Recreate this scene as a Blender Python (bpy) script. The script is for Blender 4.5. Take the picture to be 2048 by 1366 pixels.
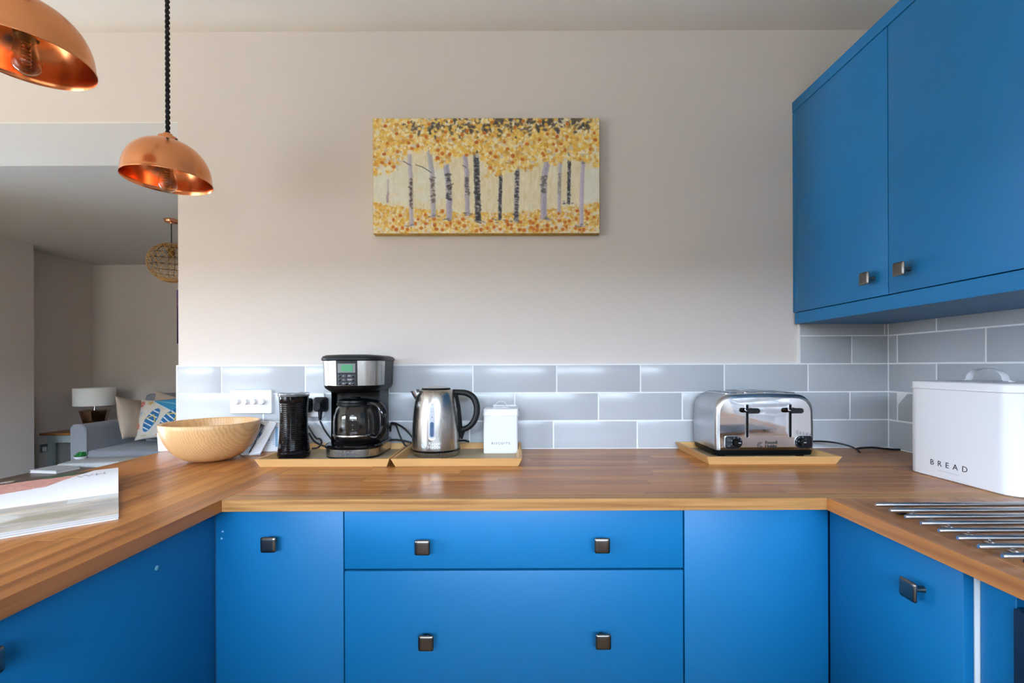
import bpy, bmesh, math, random
import numpy as np
from mathutils import Vector, Matrix

for o in list(bpy.data.objects):
    bpy.data.objects.remove(o)
SC = bpy.context.scene
COL = SC.collection
R = math.radians
random.seed(7)

# ------------------------------------------------------------------ camera
F_PX, CAM_D, CAM_Z = 910.0, 1.6545, 1.208       # focal length in px, distance to back wall, eye height
PPX, PPY, ROLL = 1033.0, 733.0, R(0.2)
cam_data = bpy.data.cameras.new('camera')
cam_data.sensor_width = 36.0
cam_data.sensor_fit = 'HORIZONTAL'
cam_data.lens = F_PX / 2048 * 36.0
cam_data.shift_x = -(PPX - 1024) / 2048
cam_data.shift_y = (PPY - 683) / 2048
cam_data.clip_start = 0.02
cam = bpy.data.objects.new('camera', cam_data)
COL.objects.link(cam)
cam.matrix_world = Matrix.Translation((0, -CAM_D, CAM_Z)) @ Matrix.Rotation(R(90), 4, 'X') @ Matrix.Rotation(-ROLL, 4, 'Z')
SC.camera = cam

# ------------------------------------------------------------------ sky and daylight
world = bpy.data.worlds.new('overcast_sky')
SC.world = world
world.use_nodes = True
wn = world.node_tree
bg = wn.nodes['Background']
bg.inputs['Color'].default_value = (0.62, 0.78, 1.0, 1)
bg.inputs['Strength'].default_value = 48.0
SC.view_settings.view_transform = 'Standard'
SC.view_settings.look = 'None'
SC.view_settings.gamma = 1.0
SC.view_settings.use_curve_mapping = False
SC.view_settings.exposure = 0.48
SC.cycles.use_denoising = True
SC.cycles.max_bounces = 10
SC.cycles.diffuse_bounces = 6
SC.cycles.glossy_bounces = 5
SC.cycles.transmission_bounces = 8
SC.cycles.caustics_reflective = False
SC.cycles.caustics_refractive = False
SC.cycles.sample_clamp_indirect = 6.0

def portal(name, loc, rot, sx, sy):
    l = bpy.data.lights.new(name, 'AREA')
    l.shape = 'RECTANGLE'
    l.size, l.size_y = sx, sy
    l.cycles.is_portal = True
    o = bpy.data.objects.new(name, l)
    o.location = loc
    o.rotation_euler = rot
    COL.objects.link(o)

REAR = -2.95          # inner face of the wall behind the camera
HEAD = 2.06
WIN = [(-4.6, -2.4, 0.02, HEAD), (-1.0, 1.05, 1.28, HEAD)]     # glazed doors and the window behind the camera
for wx0, wx1, wz0, wz1 in WIN:
    portal('window_daylight', ((wx0 + wx1) / 2, REAR - 0.22, (wz0 + wz1) / 2), (R(90), 0, 0), wx1 - wx0, wz1 - wz0)

# ------------------------------------------------------------------ helpers
def P(px, py, d):
    """the point at depth d (metres from the lens) that the photograph shows at px, py"""
    dx, dy = px - PPX, PPY - py
    c, s = math.cos(-ROLL), math.sin(-ROLL)
    x, y = c * dx - s * dy, s * dx + c * dy
    return Vector((x * d / F_PX, d - CAM_D, CAM_Z + y * d / F_PX))

def lin(r, g, b):
    f = lambda c: ((c / 255 + 0.055) / 1.055) ** 2.4 if c > 10 else c / 255 / 12.92
    return (f(r), f(g), f(b), 1)

def link(name, me, mat=None, parent=None, smooth=None, loc=None):
    o = bpy.data.objects.new(name, me)
    COL.objects.link(o)
    if mat is not None:
        me.materials.clear()
        me.materials.append(mat)
    if parent is not None:
        o.parent = parent
    if loc is not None:
        o.location = loc
    if smooth:
        me.shade_smooth()
        if smooth is not True:
            me.set_sharp_from_angle(angle=R(smooth))
    return o

def bm_obj(name, bm, mat=None, parent=None, smooth=None, loc=None):
    me = bpy.data.meshes.new(name)
    bmesh.ops.recalc_face_normals(bm, faces=bm.faces)
    bm.to_mesh(me)
    bm.free()
    return link(name, me, mat, parent, smooth, loc)

def tag(o, label, cat=None, group=None, kind=None):
    o['label'] = label
    if cat:
        o['category'] = cat
    if group:
        o['group'] = group
    if kind:
        o['kind'] = kind
    return o

def thing(name, label, cat, loc=(0, 0, 0), rz=0, group=None):
    o = bpy.data.objects.new(name, None)
    o.empty_display_size = 0.05
    COL.objects.link(o)
    o.location = loc
    o.rotation_euler = (0, 0, rz)
    return tag(o, label, cat, group)

def add_box(bm, x0, x1, y0, y1, z0, z1, bevel=0, seg=1):
    v = [bm.verts.new((x, y, z)) for z in (z0, z1) for y in (y0, y1) for x in (x0, x1)]
    fs = [(0, 2, 3, 1), (4, 5, 7, 6), (0, 1, 5, 4), (2, 6, 7, 3), (0, 4, 6, 2), (1, 3, 7, 5)]
    faces = [bm.faces.new([v[i] for i in f]) for f in fs]
    if bevel:
        es = set(e for f in faces for e in f.edges)
        bmesh.ops.bevel(bm, geom=list(es), offset=bevel, segments=seg, profile=0.5, affect='EDGES')
    return bm

def box(name, x0, x1, y0, y1, z0, z1, mat, parent=None, bevel=0, seg=1, smooth=None):
    return bm_obj(name, add_box(bmesh.new(), x0, x1, y0, y1, z0, z1, bevel, seg), mat, parent, smooth or (40 if bevel and seg > 1 else None))

def add_lathe(bm, prof, n=48, cx=0, cy=0, close=True):
    """prof: list of (r, z) from bottom to top"""
    rings = []
    for r, z in prof:
        if r < 1e-6:
            rings.append([bm.verts.new((cx, cy, z))])
        else:
            rings.append([bm.verts.new((cx + r * math.cos(2 * math.pi * i / n), cy + r * math.sin(2 * math.pi * i / n), z)) for i in range(n)])
    for a, b in zip(rings, rings[1:]):
        for i in range(n):
            j = (i + 1) % n
            if len(a) == 1 and len(b) == 1:
                continue
            if len(a) == 1:
                bm.faces.new((a[0], b[j], b[i]))
            elif len(b) == 1:
                bm.faces.new((a[i], a[j], b[0]))
            else:
                bm.faces.new((a[i], a[j], b[j], b[i]))
    return bm

def lathe(name, prof, mat, parent=None, n=48, smooth=40, loc=None, cx=0, cy=0):
    return bm_obj(name, add_lathe(bmesh.new(), prof, n, cx, cy), mat, parent, smooth, loc)

def catmull(pts, k=8, closed=False):
    pts = [Vector(p) for p in pts]
    if len(pts) < 3:
        return pts
    out = []
    n = len(pts)
    rng = range(n) if closed else range(n - 1)
    for i in rng:
        p0 = pts[(i - 1) % n] if closed or i > 0 else pts[0]
        p1, p2 = pts[i], pts[(i + 1) % n]
        p3 = pts[(i + 2) % n] if closed or i + 2 < n else pts[-1]
        for j in range(k):
            t = j / k
            out.append(0.5 * ((2 * p1) + (p2 - p0) * t + (2 * p0 - 5 * p1 + 4 * p2 - p3) * t * t + (3 * p1 - p0 - 3 * p2 + p3) * t ** 3))
    if not closed:
        out.append(pts[-1])
    return out

def add_tube(bm, pts, rad, n=8, closed=False, flat=1.0, up=None):
    """sweep a round (or flattened) section along pts; rad is a number or a list"""
    pts = [Vector(p) for p in pts]
    m = len(pts)
    rad = rad if isinstance(rad, (list, tuple)) else [rad] * m
    tang = []
    for i in range(m):
        a = pts[(i - 1) % m] if closed or i > 0 else pts[0]
        b = pts[(i + 1) % m] if closed or i < m - 1 else pts[-1]
        t = (b - a)
        tang.append(t.normalized() if t.length > 1e-9 else Vector((0, 0, 1)))
    nrm = Vector(up) if up else tang[0].orthogonal()
    rings = []
    for i in range(m):
        nrm = Vector(up) if up else nrm
        nrm = (nrm - tang[i] * nrm.dot(tang[i]))
        nrm = nrm.normalized() if nrm.length > 1e-9 else tang[i].orthogonal().normalized()
        bi = tang[i].cross(nrm)
        rings.append([bm.verts.new(pts[i] + rad[i] * (math.cos(2 * math.pi * k / n) * nrm + flat * math.sin(2 * math.pi * k / n) * bi)) for k in range(n)])
    for i in range(m if closed else m - 1):
        a, b = rings[i], rings[(i + 1) % m]
        for k in range(n):
            bm.faces.new((a[k], a[(k + 1) % n], b[(k + 1) % n], b[k]))
    if not closed:
        bm.faces.new(rings[0][::-1])
        bm.faces.new(rings[-1])
    return bm

def tube(name, pts, rad, mat, parent=None, n=8, closed=False, flat=1.0, up=None, loc=None):
    return bm_obj(name, add_tube(bmesh.new(), pts, rad, n, closed, flat, up), mat, parent, 50, loc)

def add_loft(bm, rings, cap=True):
    vs = [[bm.verts.new(p) for p in r] for r in rings]
    n = len(vs[0])
    for a, b in zip(vs, vs[1:]):
        for i in range(n):
            j = (i + 1) % n
            bm.faces.new((a[i], a[j], b[j], b[i]))
    if cap:
        bm.faces.new(vs[0][::-1])
        bm.faces.new(vs[-1])
    return bm

def loft(name, rings, mat, parent=None, smooth=40, cap=True, loc=None):
    return bm_obj(name, add_loft(bmesh.new(), rings, cap), mat, parent, smooth, loc)

def rrect(x0, x1, y0, y1, r, seg=5):
    """rounded rectangle outline, anticlockwise, as (x, y) pairs"""
    pts = []
    for cx, cy, a0 in ((x1 - r, y1 - r, 0), (x0 + r, y1 - r, 90), (x0 + r, y0 + r, 180), (x1 - r, y0 + r, 270)):
        for k in range(seg + 1):
            a = R(a0 + 90 * k / seg)
            pts.append((cx + r * math.cos(a), cy + r * math.sin(a)))
    return pts

def text_mesh(s, size, depth=0.0003, spacing=1.0, fn=None):
    c = bpy.data.curves.new('lettering', 'FONT')
    c.body = s
    c.size = size
    c.extrude = depth
    c.align_x, c.align_y = 'CENTER', 'CENTER'
    c.space_character = spacing
    c.resolution_u = 3
    o = bpy.data.objects.new('lettering', c)
    COL.objects.link(o)
    bpy.context.view_layer.update()
    me = bpy.data.meshes.new_from_object(o.evaluated_get(bpy.context.evaluated_depsgraph_get()))
    bpy.data.objects.remove(o)
    if fn:
        for v in me.vertices:
            v.co = Vector(fn(v.co))
    return me

# ------------------------------------------------------------------ materials
def nodes(name):
    m = bpy.data.materials.new(name)
    m.use_nodes = True
    return m, m.node_tree, m.node_tree.nodes['Principled BSDF']

def mat(name, col, rough=0.5, metal=0.0, spec=0.5, bump=0, bscale=200, var=0, vscale=6, coat=0, aniso=0, trans=0, ior=1.45, emit=None, alpha=1, stretch=(1, 1, 1), sheen=0, rvar=0):
    m, t, b = nodes(name)
    b.inputs['Base Color'].default_value = col
    b.inputs['Roughness'].default_value = rough
    b.inputs['Metallic'].default_value = metal
    b.inputs['Specular IOR Level'].default_value = spec
    b.inputs['Coat Weight'].default_value = coat
    b.inputs['Coat Roughness'].default_value = 0.08
    b.inputs['Anisotropic'].default_value = aniso
    b.inputs['Transmission Weight'].default_value = trans
    b.inputs['IOR'].default_value = ior
    b.inputs['Sheen Weight'].default_value = sheen
    if emit:
        b.inputs['Emission Color'].default_value = emit[0]
        b.inputs['Emission Strength'].default_value = emit[1]
    if bump or var or rvar:
        tc = t.nodes.new('ShaderNodeTexCoord')
        mp = t.nodes.new('ShaderNodeMapping')
        mp.inputs['Scale'].default_value = stretch
        t.links.new(tc.outputs['Object'], mp.inputs['Vector'])
    if bump or rvar:
        nz = t.nodes.new('ShaderNodeTexNoise')
        nz.inputs['Scale'].default_value = bscale
        nz.inputs['Detail'].default_value = 3
        t.links.new(mp.outputs[0], nz.inputs['Vector'])
    if bump:
        bp = t.nodes.new('ShaderNodeBump')
        bp.inputs['Strength'].default_value = bump
        bp.inputs['Distance'].default_value = 0.002
        t.links.new(nz.outputs['Fac'], bp.inputs['Height'])
        t.links.new(bp.outputs[0], b.inputs['Normal'])
    if rvar:
        mr = t.nodes.new('ShaderNodeMapRange')
        mr.inputs[3].default_value = rough - rvar
        mr.inputs[4].default_value = rough + rvar
        t.links.new(nz.outputs['Fac'], mr.inputs[0])
        t.links.new(mr.outputs[0], b.inputs['Roughness'])
    if var:
        n2 = t.nodes.new('ShaderNodeTexNoise')
        n2.inputs['Scale'].default_value = vscale
        n2.inputs['Detail'].default_value = 4
        t.links.new(mp.outputs[0], n2.inputs['Vector'])
        mx = t.nodes.new('ShaderNodeMix')
        mx.data_type = 'RGBA'
        mx.inputs['A'].default_value = [c * (1 - var) for c in col[:3]] + [1]
        mx.inputs['B'].default_value = [min(1, c * (1 + var)) for c in col[:3]] + [1]
        t.links.new(n2.outputs['Fac'], mx.inputs['Factor'])
        t.links.new(mx.outputs['Result'], b.inputs['Base Color'])
    return m

def wood(name, ca, cb, dark, rough=0.34, grain=(2.2, 46, 46), amount=0.55, ring=(0.7, 7, 7), coat=0.0):
    """timber whose grain runs along the local x axis; every object takes its own tone and its own stretch of grain"""
    m, t, b = nodes(name)
    N, L = t.nodes.new, t.links.new
    tc, oi = N('ShaderNodeTexCoord'), N('ShaderNodeObjectInfo')
    mul = N('ShaderNodeMath'); mul.operation = 'MULTIPLY'; mul.inputs[1].default_value = 57.0
    L(oi.outputs['Random'], mul.inputs[0])
    add = N('ShaderNodeVectorMath'); add.operation = 'ADD'
    L(tc.outputs['Object'], add.inputs[0]); L(mul.outputs[0], add.inputs[1])
    def noise(scale, detail, dist=0.0):
        mp = N('ShaderNodeMapping'); mp.inputs['Scale'].default_value = scale
        L(add.outputs[0], mp.inputs['Vector'])
        nz = N('ShaderNodeTexNoise'); nz.inputs['Scale'].default_value = 1.0
        nz.inputs['Detail'].default_value = detail; nz.inputs['Distortion'].default_value = dist
        L(mp.outputs[0], nz.inputs['Vector'])
        return nz
    tone = N('ShaderNodeMix'); tone.data_type = 'RGBA'
    tone.inputs['A'].default_value, tone.inputs['B'].default_value = ca, cb
    L(oi.outputs['Random'], tone.inputs['Factor'])
    g1, g2, g3 = noise(grain, 5, 0.4), noise(ring, 3, 1.2), noise((grain[0] * 3, grain[1] * 6, grain[2] * 6), 2)
    r1 = N('ShaderNodeValToRGB'); r1.color_ramp.elements[0].position = 0.44; r1.color_ramp.elements[1].position = 0.66
    L(g1.outputs['Fac'], r1.inputs[0])
    r2 = N('ShaderNodeValToRGB'); r2.color_ramp.elements[0].position = 0.4; r2.color_ramp.elements[1].position = 0.7
    L(g2.outputs['Fac'], r2.inputs[0])
    s = N('ShaderNodeMath'); s.operation = 'MULTIPLY_ADD'; s.inputs[1].default_value = 0.6
    L(r1.outputs[0], s.inputs[0])
    s2 = N('ShaderNodeMath'); s2.operation = 'MULTIPLY'; s2.inputs[1].default_value = 0.5
    L(r2.outputs[0], s2.inputs[0]); L(s2.outputs[0], s.inputs[2])
    s3 = N('ShaderNodeMath'); s3.operation = 'MULTIPLY'; s3.inputs[1].default_value = amount
    L(s.outputs[0], s3.inputs[0])
    mx = N('ShaderNodeMix'); mx.data_type = 'RGBA'; mx.inputs['B'].default_value = dark
    L(s3.outputs[0], mx.inputs['Factor']); L(tone.outputs['Result'], mx.inputs['A'])
    L(mx.outputs['Result'], b.inputs['Base Color'])
    b.inputs['Roughness'].default_value = rough
    b.inputs['Coat Weight'].default_value = coat
    b.inputs['Specular IOR Level'].default_value = 0.36
    bp = N('ShaderNodeBump'); bp.inputs['Strength'].default_value = 0.12; bp.inputs['Distance'].default_value = 0.001
    L(g3.outputs['Fac'], bp.inputs['Height']); L(bp.outputs[0], b.inputs['Normal'])
    return m

def vcol(name, rough=0.5, bump=0, bscale=300, sheen=0):
    m, t, b = nodes(name)
    a = t.nodes.new('ShaderNodeVertexColor')
    a.layer_name = 'print'
    t.links.new(a.outputs[0], b.inputs['Base Color'])
    b.inputs['Roughness'].default_value = rough
    b.inputs['Sheen Weight'].default_value = sheen
    if bump:
        tc = t.nodes.new('ShaderNodeTexCoord')
        nz = t.nodes.new('ShaderNodeTexNoise'); nz.inputs['Scale'].default_value = bscale
        bp = t.nodes.new('ShaderNodeBump'); bp.inputs['Strength'].default_value = bump; bp.inputs['Distance'].default_value = 0.001
        t.links.new(tc.outputs['Object'], nz.inputs['Vector'])
        t.links.new(nz.outputs['Fac'], bp.inputs['Height']); t.links.new(bp.outputs[0], b.inputs['Normal'])
    return m

M = {}
M['wall'] = mat('wall_paint', lin(211, 203, 196), 0.75, bump=0.05, bscale=120, var=0.015, vscale=2)
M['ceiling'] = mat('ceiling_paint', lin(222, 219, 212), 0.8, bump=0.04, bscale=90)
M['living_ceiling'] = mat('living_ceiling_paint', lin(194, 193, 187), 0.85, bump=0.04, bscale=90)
M['living_wall'] = mat('living_wall_paint', lin(204, 195, 188), 0.8, bump=0.08, bscale=160, var=0.03, vscale=3)
M['white_wall'] = mat('white_reveal_paint', lin(222, 222, 216), 0.7)
M['floor'] = mat('oak_floor_boards', lin(176, 142, 104), 0.45, var=0.10, vscale=3)
M['dark_floor'] = mat('dark_floor_boards', lin(80, 64, 54), 0.45, var=0.2, vscale=3)
M['frame'] = mat('white_window_frame', lin(235, 235, 232), 0.4)
M['patio'] = mat('patio_slabs', lin(120, 114, 104), 0.8, var=0.1)
M['hedge'] = mat('added_hedge_tone', lin(104, 96, 82), 0.8, var=0.3, vscale=9)  # for the added hedge, muted so its bounce does not tint the walls green
M['tile'] = mat('pale_grey_glazed_tile', lin(180, 184, 187), 0.20, spec=0.32)
M['grout'] = mat('white_grout', lin(240, 240, 240), 0.8)
M['trim'] = mat('white_tile_trim', lin(236, 236, 236), 0.3)
M['blue'] = mat('blue_cabinet_paint', lin(10, 102, 152), 0.42, bump=0.02, bscale=500)
M['carcass'] = mat('cabinet_carcass', lin(30, 70, 110), 0.6)
M['white_edge'] = mat('white_carcass_edge', lin(225, 225, 222), 0.5)
M['knob'] = mat('brushed_nickel_knob', lin(120, 116, 112), 0.3, metal=1.0, rvar=0.05, bscale=60)
M['oak'] = wood('oak_stave', lin(164, 102, 52), lin(202, 138, 76), lin(92, 52, 22), 0.30, amount=0.7)
M['oak_edge'] = wood('oak_front_edge', lin(172, 126, 74), lin(174, 128, 76), lin(120, 74, 34), 0.4, grain=(3.5, 90, 110), amount=0.8, ring=(2.0, 30, 60))
M['bamboo'] = wood('bamboo_strip', lin(206, 160, 100), lin(210, 166, 108), lin(180, 130, 76), 0.42, grain=(3, 120, 120), amount=0.4)
M['tray_base'] = mat('tray_base_board', lin(168, 150, 118), 0.5, var=0.06, vscale=20)
M['steel'] = mat('brushed_steel', lin(178, 174, 168), 0.26, metal=1.0, rvar=0.05, bscale=4, stretch=(60, 60, 1))
M['chrome'] = mat('polished_chrome', lin(226, 226, 228), 0.06, metal=1.0)
M['satin_steel'] = mat('satin_steel', lin(200, 200, 202), 0.28, metal=1.0)
M['black'] = mat('black_plastic', lin(8, 8, 9), 0.38, spec=0.25)
M['gloss_black'] = mat('gloss_black_plastic', lin(7, 7, 9), 0.10)
M['soft_black'] = mat('soft_black_plastic', lin(20, 21, 24), 0.45, spec=0.35)
M['cord'] = mat('black_rubber_cord', lin(20, 20, 24), 0.4)
M['dark_grey'] = mat('dark_grey_plastic', lin(58, 60, 66), 0.4)
M['lcd'] = mat('green_lcd', lin(82, 148, 108), 0.25)
M['lcd_frame'] = mat('lcd_surround', lin(120, 124, 124), 0.25)
M['print_white'] = mat('white_print', lin(225, 225, 228), 0.5)
M['print_grey'] = mat('etched_grey_print', lin(112, 112, 112), 0.45)
M['print_dark'] = mat('dark_print', lin(40, 40, 44), 0.5)
M['enamel'] = mat('white_enamel', lin(224, 224, 226), 0.32)
M['white_plastic'] = mat('white_plastic', lin(230, 230, 230), 0.3)
M['copper'] = mat('brushed_copper', lin(224, 152, 104), 0.22, metal=1.0, aniso=0.75)
M['copper'].node_tree.nodes['Principled BSDF'].inputs['Anisotropic Rotation'].default_value = 0.25
M['copper_in'] = mat('polished_copper_inside', lin(226, 142, 92), 0.2, metal=1.0)
M['brass'] = mat('antique_brass', lin(150, 112, 62), 0.35, metal=1.0)
M['fabric_cord'] = mat('black_braided_cord', lin(24, 22, 24), 0.85, bump=0.6, bscale=900)
M['glass'] = mat('clear_glass', (1, 1, 1, 1), 0.02, trans=1.0, ior=1.45)
M['amber_glass'] = mat('clear_bulb_glass', (1.0, 0.95, 0.86, 1), 0.01, trans=1.0, ior=1.3)
M['clear_plastic'] = mat('clear_lid_plastic', (0.95, 0.96, 1, 1), 0.06, trans=0.9, ior=1.3)
M['filament'] = mat('copper_filament', lin(200, 110, 50), 0.3, metal=0.8)
M['water'] = mat('blue_gauge_window', lin(70, 92, 124), 0.2)
M['gauge'] = mat('grey_gauge_window', lin(176, 178, 184), 0.25)
M['rattan'] = mat('rattan_strand', lin(190, 146, 84), 0.6, var=0.2, vscale=30)
M['sofa'] = mat('grey_woven_fabric', lin(146, 149, 156), 0.95, bump=0.8, bscale=420, var=0.35, vscale=110, sheen=0.2)
M['ottoman'] = mat('pale_grey_tweed', lin(190, 192, 192), 0.95, bump=0.8, bscale=360, var=0.4, vscale=100)
M['beige'] = mat('beige_linen', lin(196, 178, 158), 0.9, bump=0.4, bscale=500, var=0.05, vscale=20, sheen=0.2)
M['shade'] = mat('white_lamp_shade', lin(238, 238, 234), 0.8, bump=0.2, bscale=500)
M['mirror_bronze'] = mat('bronze_mirror_glass', lin(150, 116, 86), 0.12, metal=1.0)
M['table_paint'] = mat('sage_grey_paint', lin(150, 160, 158), 0.5)
M['table_top'] = wood('side_table_oak', lin(150, 98, 48), lin(156, 104, 54), lin(100, 60, 26))
M['dark_wood'] = wood('dark_table_wood', lin(92, 66, 46), lin(98, 70, 50), lin(56, 38, 26))
M['leaf'] = mat('succulent_leaf', lin(46, 130, 62), 0.5, var=0.25, vscale=60)
M['paper'] = mat('white_paper', lin(232, 232, 234), 0.6)
M['paper_edge'] = mat('paper_block_edge', lin(214, 212, 208), 0.7, bump=0.5, bscale=40, stretch=(1, 1, 60))
M['black_paper'] = mat('black_card', lin(24, 24, 26), 0.4)
M['print'] = vcol('printed_paper', 0.35)
M['paint'] = vcol('painted_canvas', 0.6, bump=0.35, bscale=260)
M['print_cloth'] = vcol('printed_cotton', 0.9, bump=0.3, bscale=600, sheen=0.1)
M['copper_small'] = M['copper']

# ------------------------------------------------------------------ little raster painter for flat prints
class Paint:
    def __init__(s, w, h, col):
        s.w, s.h = w, h
        s.a = np.ones((h, w, 3)) * np.array(col, float)
        s.rng = np.random.default_rng(5)
    def ell(s, cx, cy, rx, ry, col, al=1.0, rot=0.0, soft=0.15):
        m = max(rx, ry) * 1.3 + 1
        x0, x1, y0, y1 = int(max(0, cx - m)), int(min(s.w, cx + m + 1)), int(max(0, cy - m)), int(min(s.h, cy + m + 1))
        if x1 <= x0 or y1 <= y0:
            return
        yy, xx = np.mgrid[y0:y1, x0:x1]
        dx, dy = xx - cx, yy - cy
        c, n = math.cos(rot), math.sin(rot)
        q = np.sqrt(((c * dx + n * dy) / rx) ** 2 + ((-n * dx + c * dy) / ry) ** 2)
        k = np.clip((1 + soft - q) / (2 * soft), 0, 1)[..., None] * al
        s.a[y0:y1, x0:x1] = s.a[y0:y1, x0:x1] * (1 - k) + np.array(col, float) * k
    def line(s, pts, w, col, al=1.0, jit=0.0):
        for (xa, ya), (xb, yb) in zip(pts, pts[1:]):
            n = max(2, int(math.hypot(xb - xa, yb - ya) / max(0.6, w * 0.4)))
            for i in range(n):
                t = i / n
                j = s.rng.normal(0, jit) if jit else 0
                s.ell(xa + (xb - xa) * t + j, ya + (yb - ya) * t, w / 2, w / 2, col, al)
    def rect(s, x0, y0, x1, y1, col, al=1.0):
        x0, x1, y0, y1 = int(max(0, x0)), int(min(s.w, x1)), int(max(0, y0)), int(min(s.h, y1))
        s.a[y0:y1, x0:x1] = s.a[y0:y1, x0:x1] * (1 - al) + np.array(col, float) * al
    def noise(s, amt):
        s.a += s.rng.normal(0, amt, s.a.shape[:2])[..., None]
        s.a = np.clip(s.a, 0, 255)

def print_grid(name, paint, fn, material, parent, smooth=True, flip=False):
    """a grid mesh, one vertex per painted dot; fn(u, v) -> point, v = 0 at the top"""
    w, h = paint.w, paint.h
    u = (np.arange(w) / (w - 1)); v = (np.arange(h) / (h - 1))
    co = np.array([fn(a, b) for b in v for a in u], dtype=np.float32)
    idx = np.arange(w * h).reshape(h, w)
    q = np.stack([idx[:-1, :-1], idx[1:, :-1], idx[1:, 1:], idx[:-1, 1:]], -1).reshape(-1, 4)
    if flip:
        q = q[:, ::-1]
    me = bpy.data.meshes.new(name)
    me.vertices.add(w * h); me.vertices.foreach_set('co', co.ravel())
    me.loops.add(q.size); me.loops.foreach_set('vertex_index', q.ravel().astype(np.int32))
    me.polygons.add(len(q)); me.polygons.foreach_set('loop_start', np.arange(0, q.size, 4, dtype=np.int32))
    me.update(calc_edges=True)
    c = paint.a.reshape(-1, 3) / 255.0
    l = np.where(c <= 0.04045, c / 12.92, ((c + 0.055) / 1.055) ** 2.4)
    at = me.color_attributes.new('print', 'FLOAT_COLOR', 'POINT')
    at.data.foreach_set('color', np.concatenate([l, np.ones((len(l), 1))], 1).astype(np.float32).ravel())
    return link(name, me, material, parent, smooth)

# ================================================================== the setting
XR = 1.351            # right wall
XL = -4.9             # left wall of the dining end
XE = -1.229           # end of the back wall
CEIL, LINT, THK = 2.428, 2.1025, 0.35
LIV_D = 3.735         # far wall of the living room

def structure(o, label, cat):
    return tag(o, label, cat, kind='structure')

fl = box('floor', XL, XR, REAR, 0.0, -0.05, 0, M['floor']); structure(fl, 'oak board floor of the kitchen', 'floor')
fl2 = box('floor', -5.02, 1.5, 0.0, LIV_D, -0.05, -0.001, M['dark_floor']); structure(fl2, 'dark board floor of the living room', 'floor')
ce = box('ceiling', XL, XR, REAR, 0.0, CEIL, CEIL + 0.1, M['ceiling']); structure(ce, 'pale ceiling above the kitchen', 'ceiling')
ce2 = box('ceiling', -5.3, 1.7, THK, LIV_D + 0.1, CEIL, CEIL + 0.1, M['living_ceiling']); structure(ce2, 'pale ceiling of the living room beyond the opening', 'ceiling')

wb = bpy.data.objects.new('wall_back', None); COL.objects.link(wb)
structure(wb, 'warm grey kitchen wall with a tiled splashback', 'wall')
box('wall_surface', XE, XR + 0.2, 0.0, THK, 0, CEIL, M['wall'], wb)
li = box('wall_lintel', XL, XE, 0.0, THK, LINT, CEIL, M['wall']); structure(li, 'deep lintel above the opening to the living room', 'wall')
box('soffit', XL, XE - 0.0005, 0.001, THK - 0.001, LINT - 0.004, LINT, M['white_wall'], li)

wr = bpy.data.objects.new('wall_right', None); COL.objects.link(wr)
structure(wr, 'right kitchen wall tiled below the wall cabinet', 'wall')
box('wall_surface', XR, XR + 0.2, REAR, 0.0, 0, CEIL, M['wall'], wr)
structure(box('wall_left', XL - 0.2, XL, REAR, 0.0, 0, CEIL, M['wall']), 'left wall of the dining end', 'wall')

# rear wall with glazed doors and a window (behind the camera)
wre = bpy.data.objects.new('wall_rear', None); COL.objects.link(wre)
structure(wre, 'rear wall with glazed doors and a window', 'wall')
xs = [XL - 0.2] + [v for w in WIN for v in w[:2]] + [XR + 0.2]
for i in range(0, len(xs), 2):
    box('wall_pier', xs[i], xs[i + 1], REAR - 0.2, REAR, 0, CEIL, M['wall'], wre)
for wx0, wx1, wz0, wz1 in WIN:
    box('wall_head', wx0, wx1, REAR - 0.2, REAR, wz1, CEIL, M['wall'], wre)
    if wz0 > 0.1:
        box('wall_apron', wx0, wx1, REAR - 0.2, REAR, 0, wz0, M['wall'], wre)
for k, (wx0, wx1, wz0, wz1) in enumerate(WIN):
    w = bpy.data.objects.new('window_%d' % (k + 1), None); COL.objects.link(w)
    structure(w, ['white glazed garden doors behind the camera', 'white casement window behind the camera'][k], 'window')
    n = 3 if k == 0 else 2
    f = 0.06
    yb0, yb1 = REAR - 0.14, REAR - 0.08
    box('frame_rail', wx0, wx1, yb0, yb1, wz1 - f, wz1, M['frame'], w)
    box('frame_rail', wx0, wx1, yb0, yb1, wz0, wz0 + f, M['frame'], w)
    for j in range(n + 1):
        xc = wx0 + f / 2 + (wx1 - wx0 - f) * j / n
        box('frame_stile', xc - f / 2, xc + f / 2, yb0, yb1, wz0 + f, wz1 - f, M['frame'], w)
structure(box('patio_ground', -40, 40, -60, REAR - 0.2, -0.2, -0.1, M['patio']), 'stone patio outside the glazed doors', 'ground')
structure(box('added_sky_shade', -1.7, 4, -4.6, REAR - 0.2, 2.2, 2.32, M['frame']), 'added unseen roof cutting off high sky at the kitchen window', 'roof')  # unseen slab added to limit the sky light falling on wall and doors
hd = bmesh.new()
add_box(hd, -30, 30, -12.2, -11.0, -0.1, 3.0)  # unseen block added as a skyline, so the upper wall gets less sky
bmesh.ops.subdivide_edges(hd, edges=hd.edges[:], cuts=18, use_grid_fill=True)
for v in hd.verts:
    v.co += Vector((random.uniform(-.1, .1), random.uniform(-.15, .15), random.uniform(-.12, .12)))
structure(bm_obj('added_skyline_hedge', hd, M['hedge']), 'added unseen dull brown hedge cutting off the low sky', 'hedge')

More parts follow.
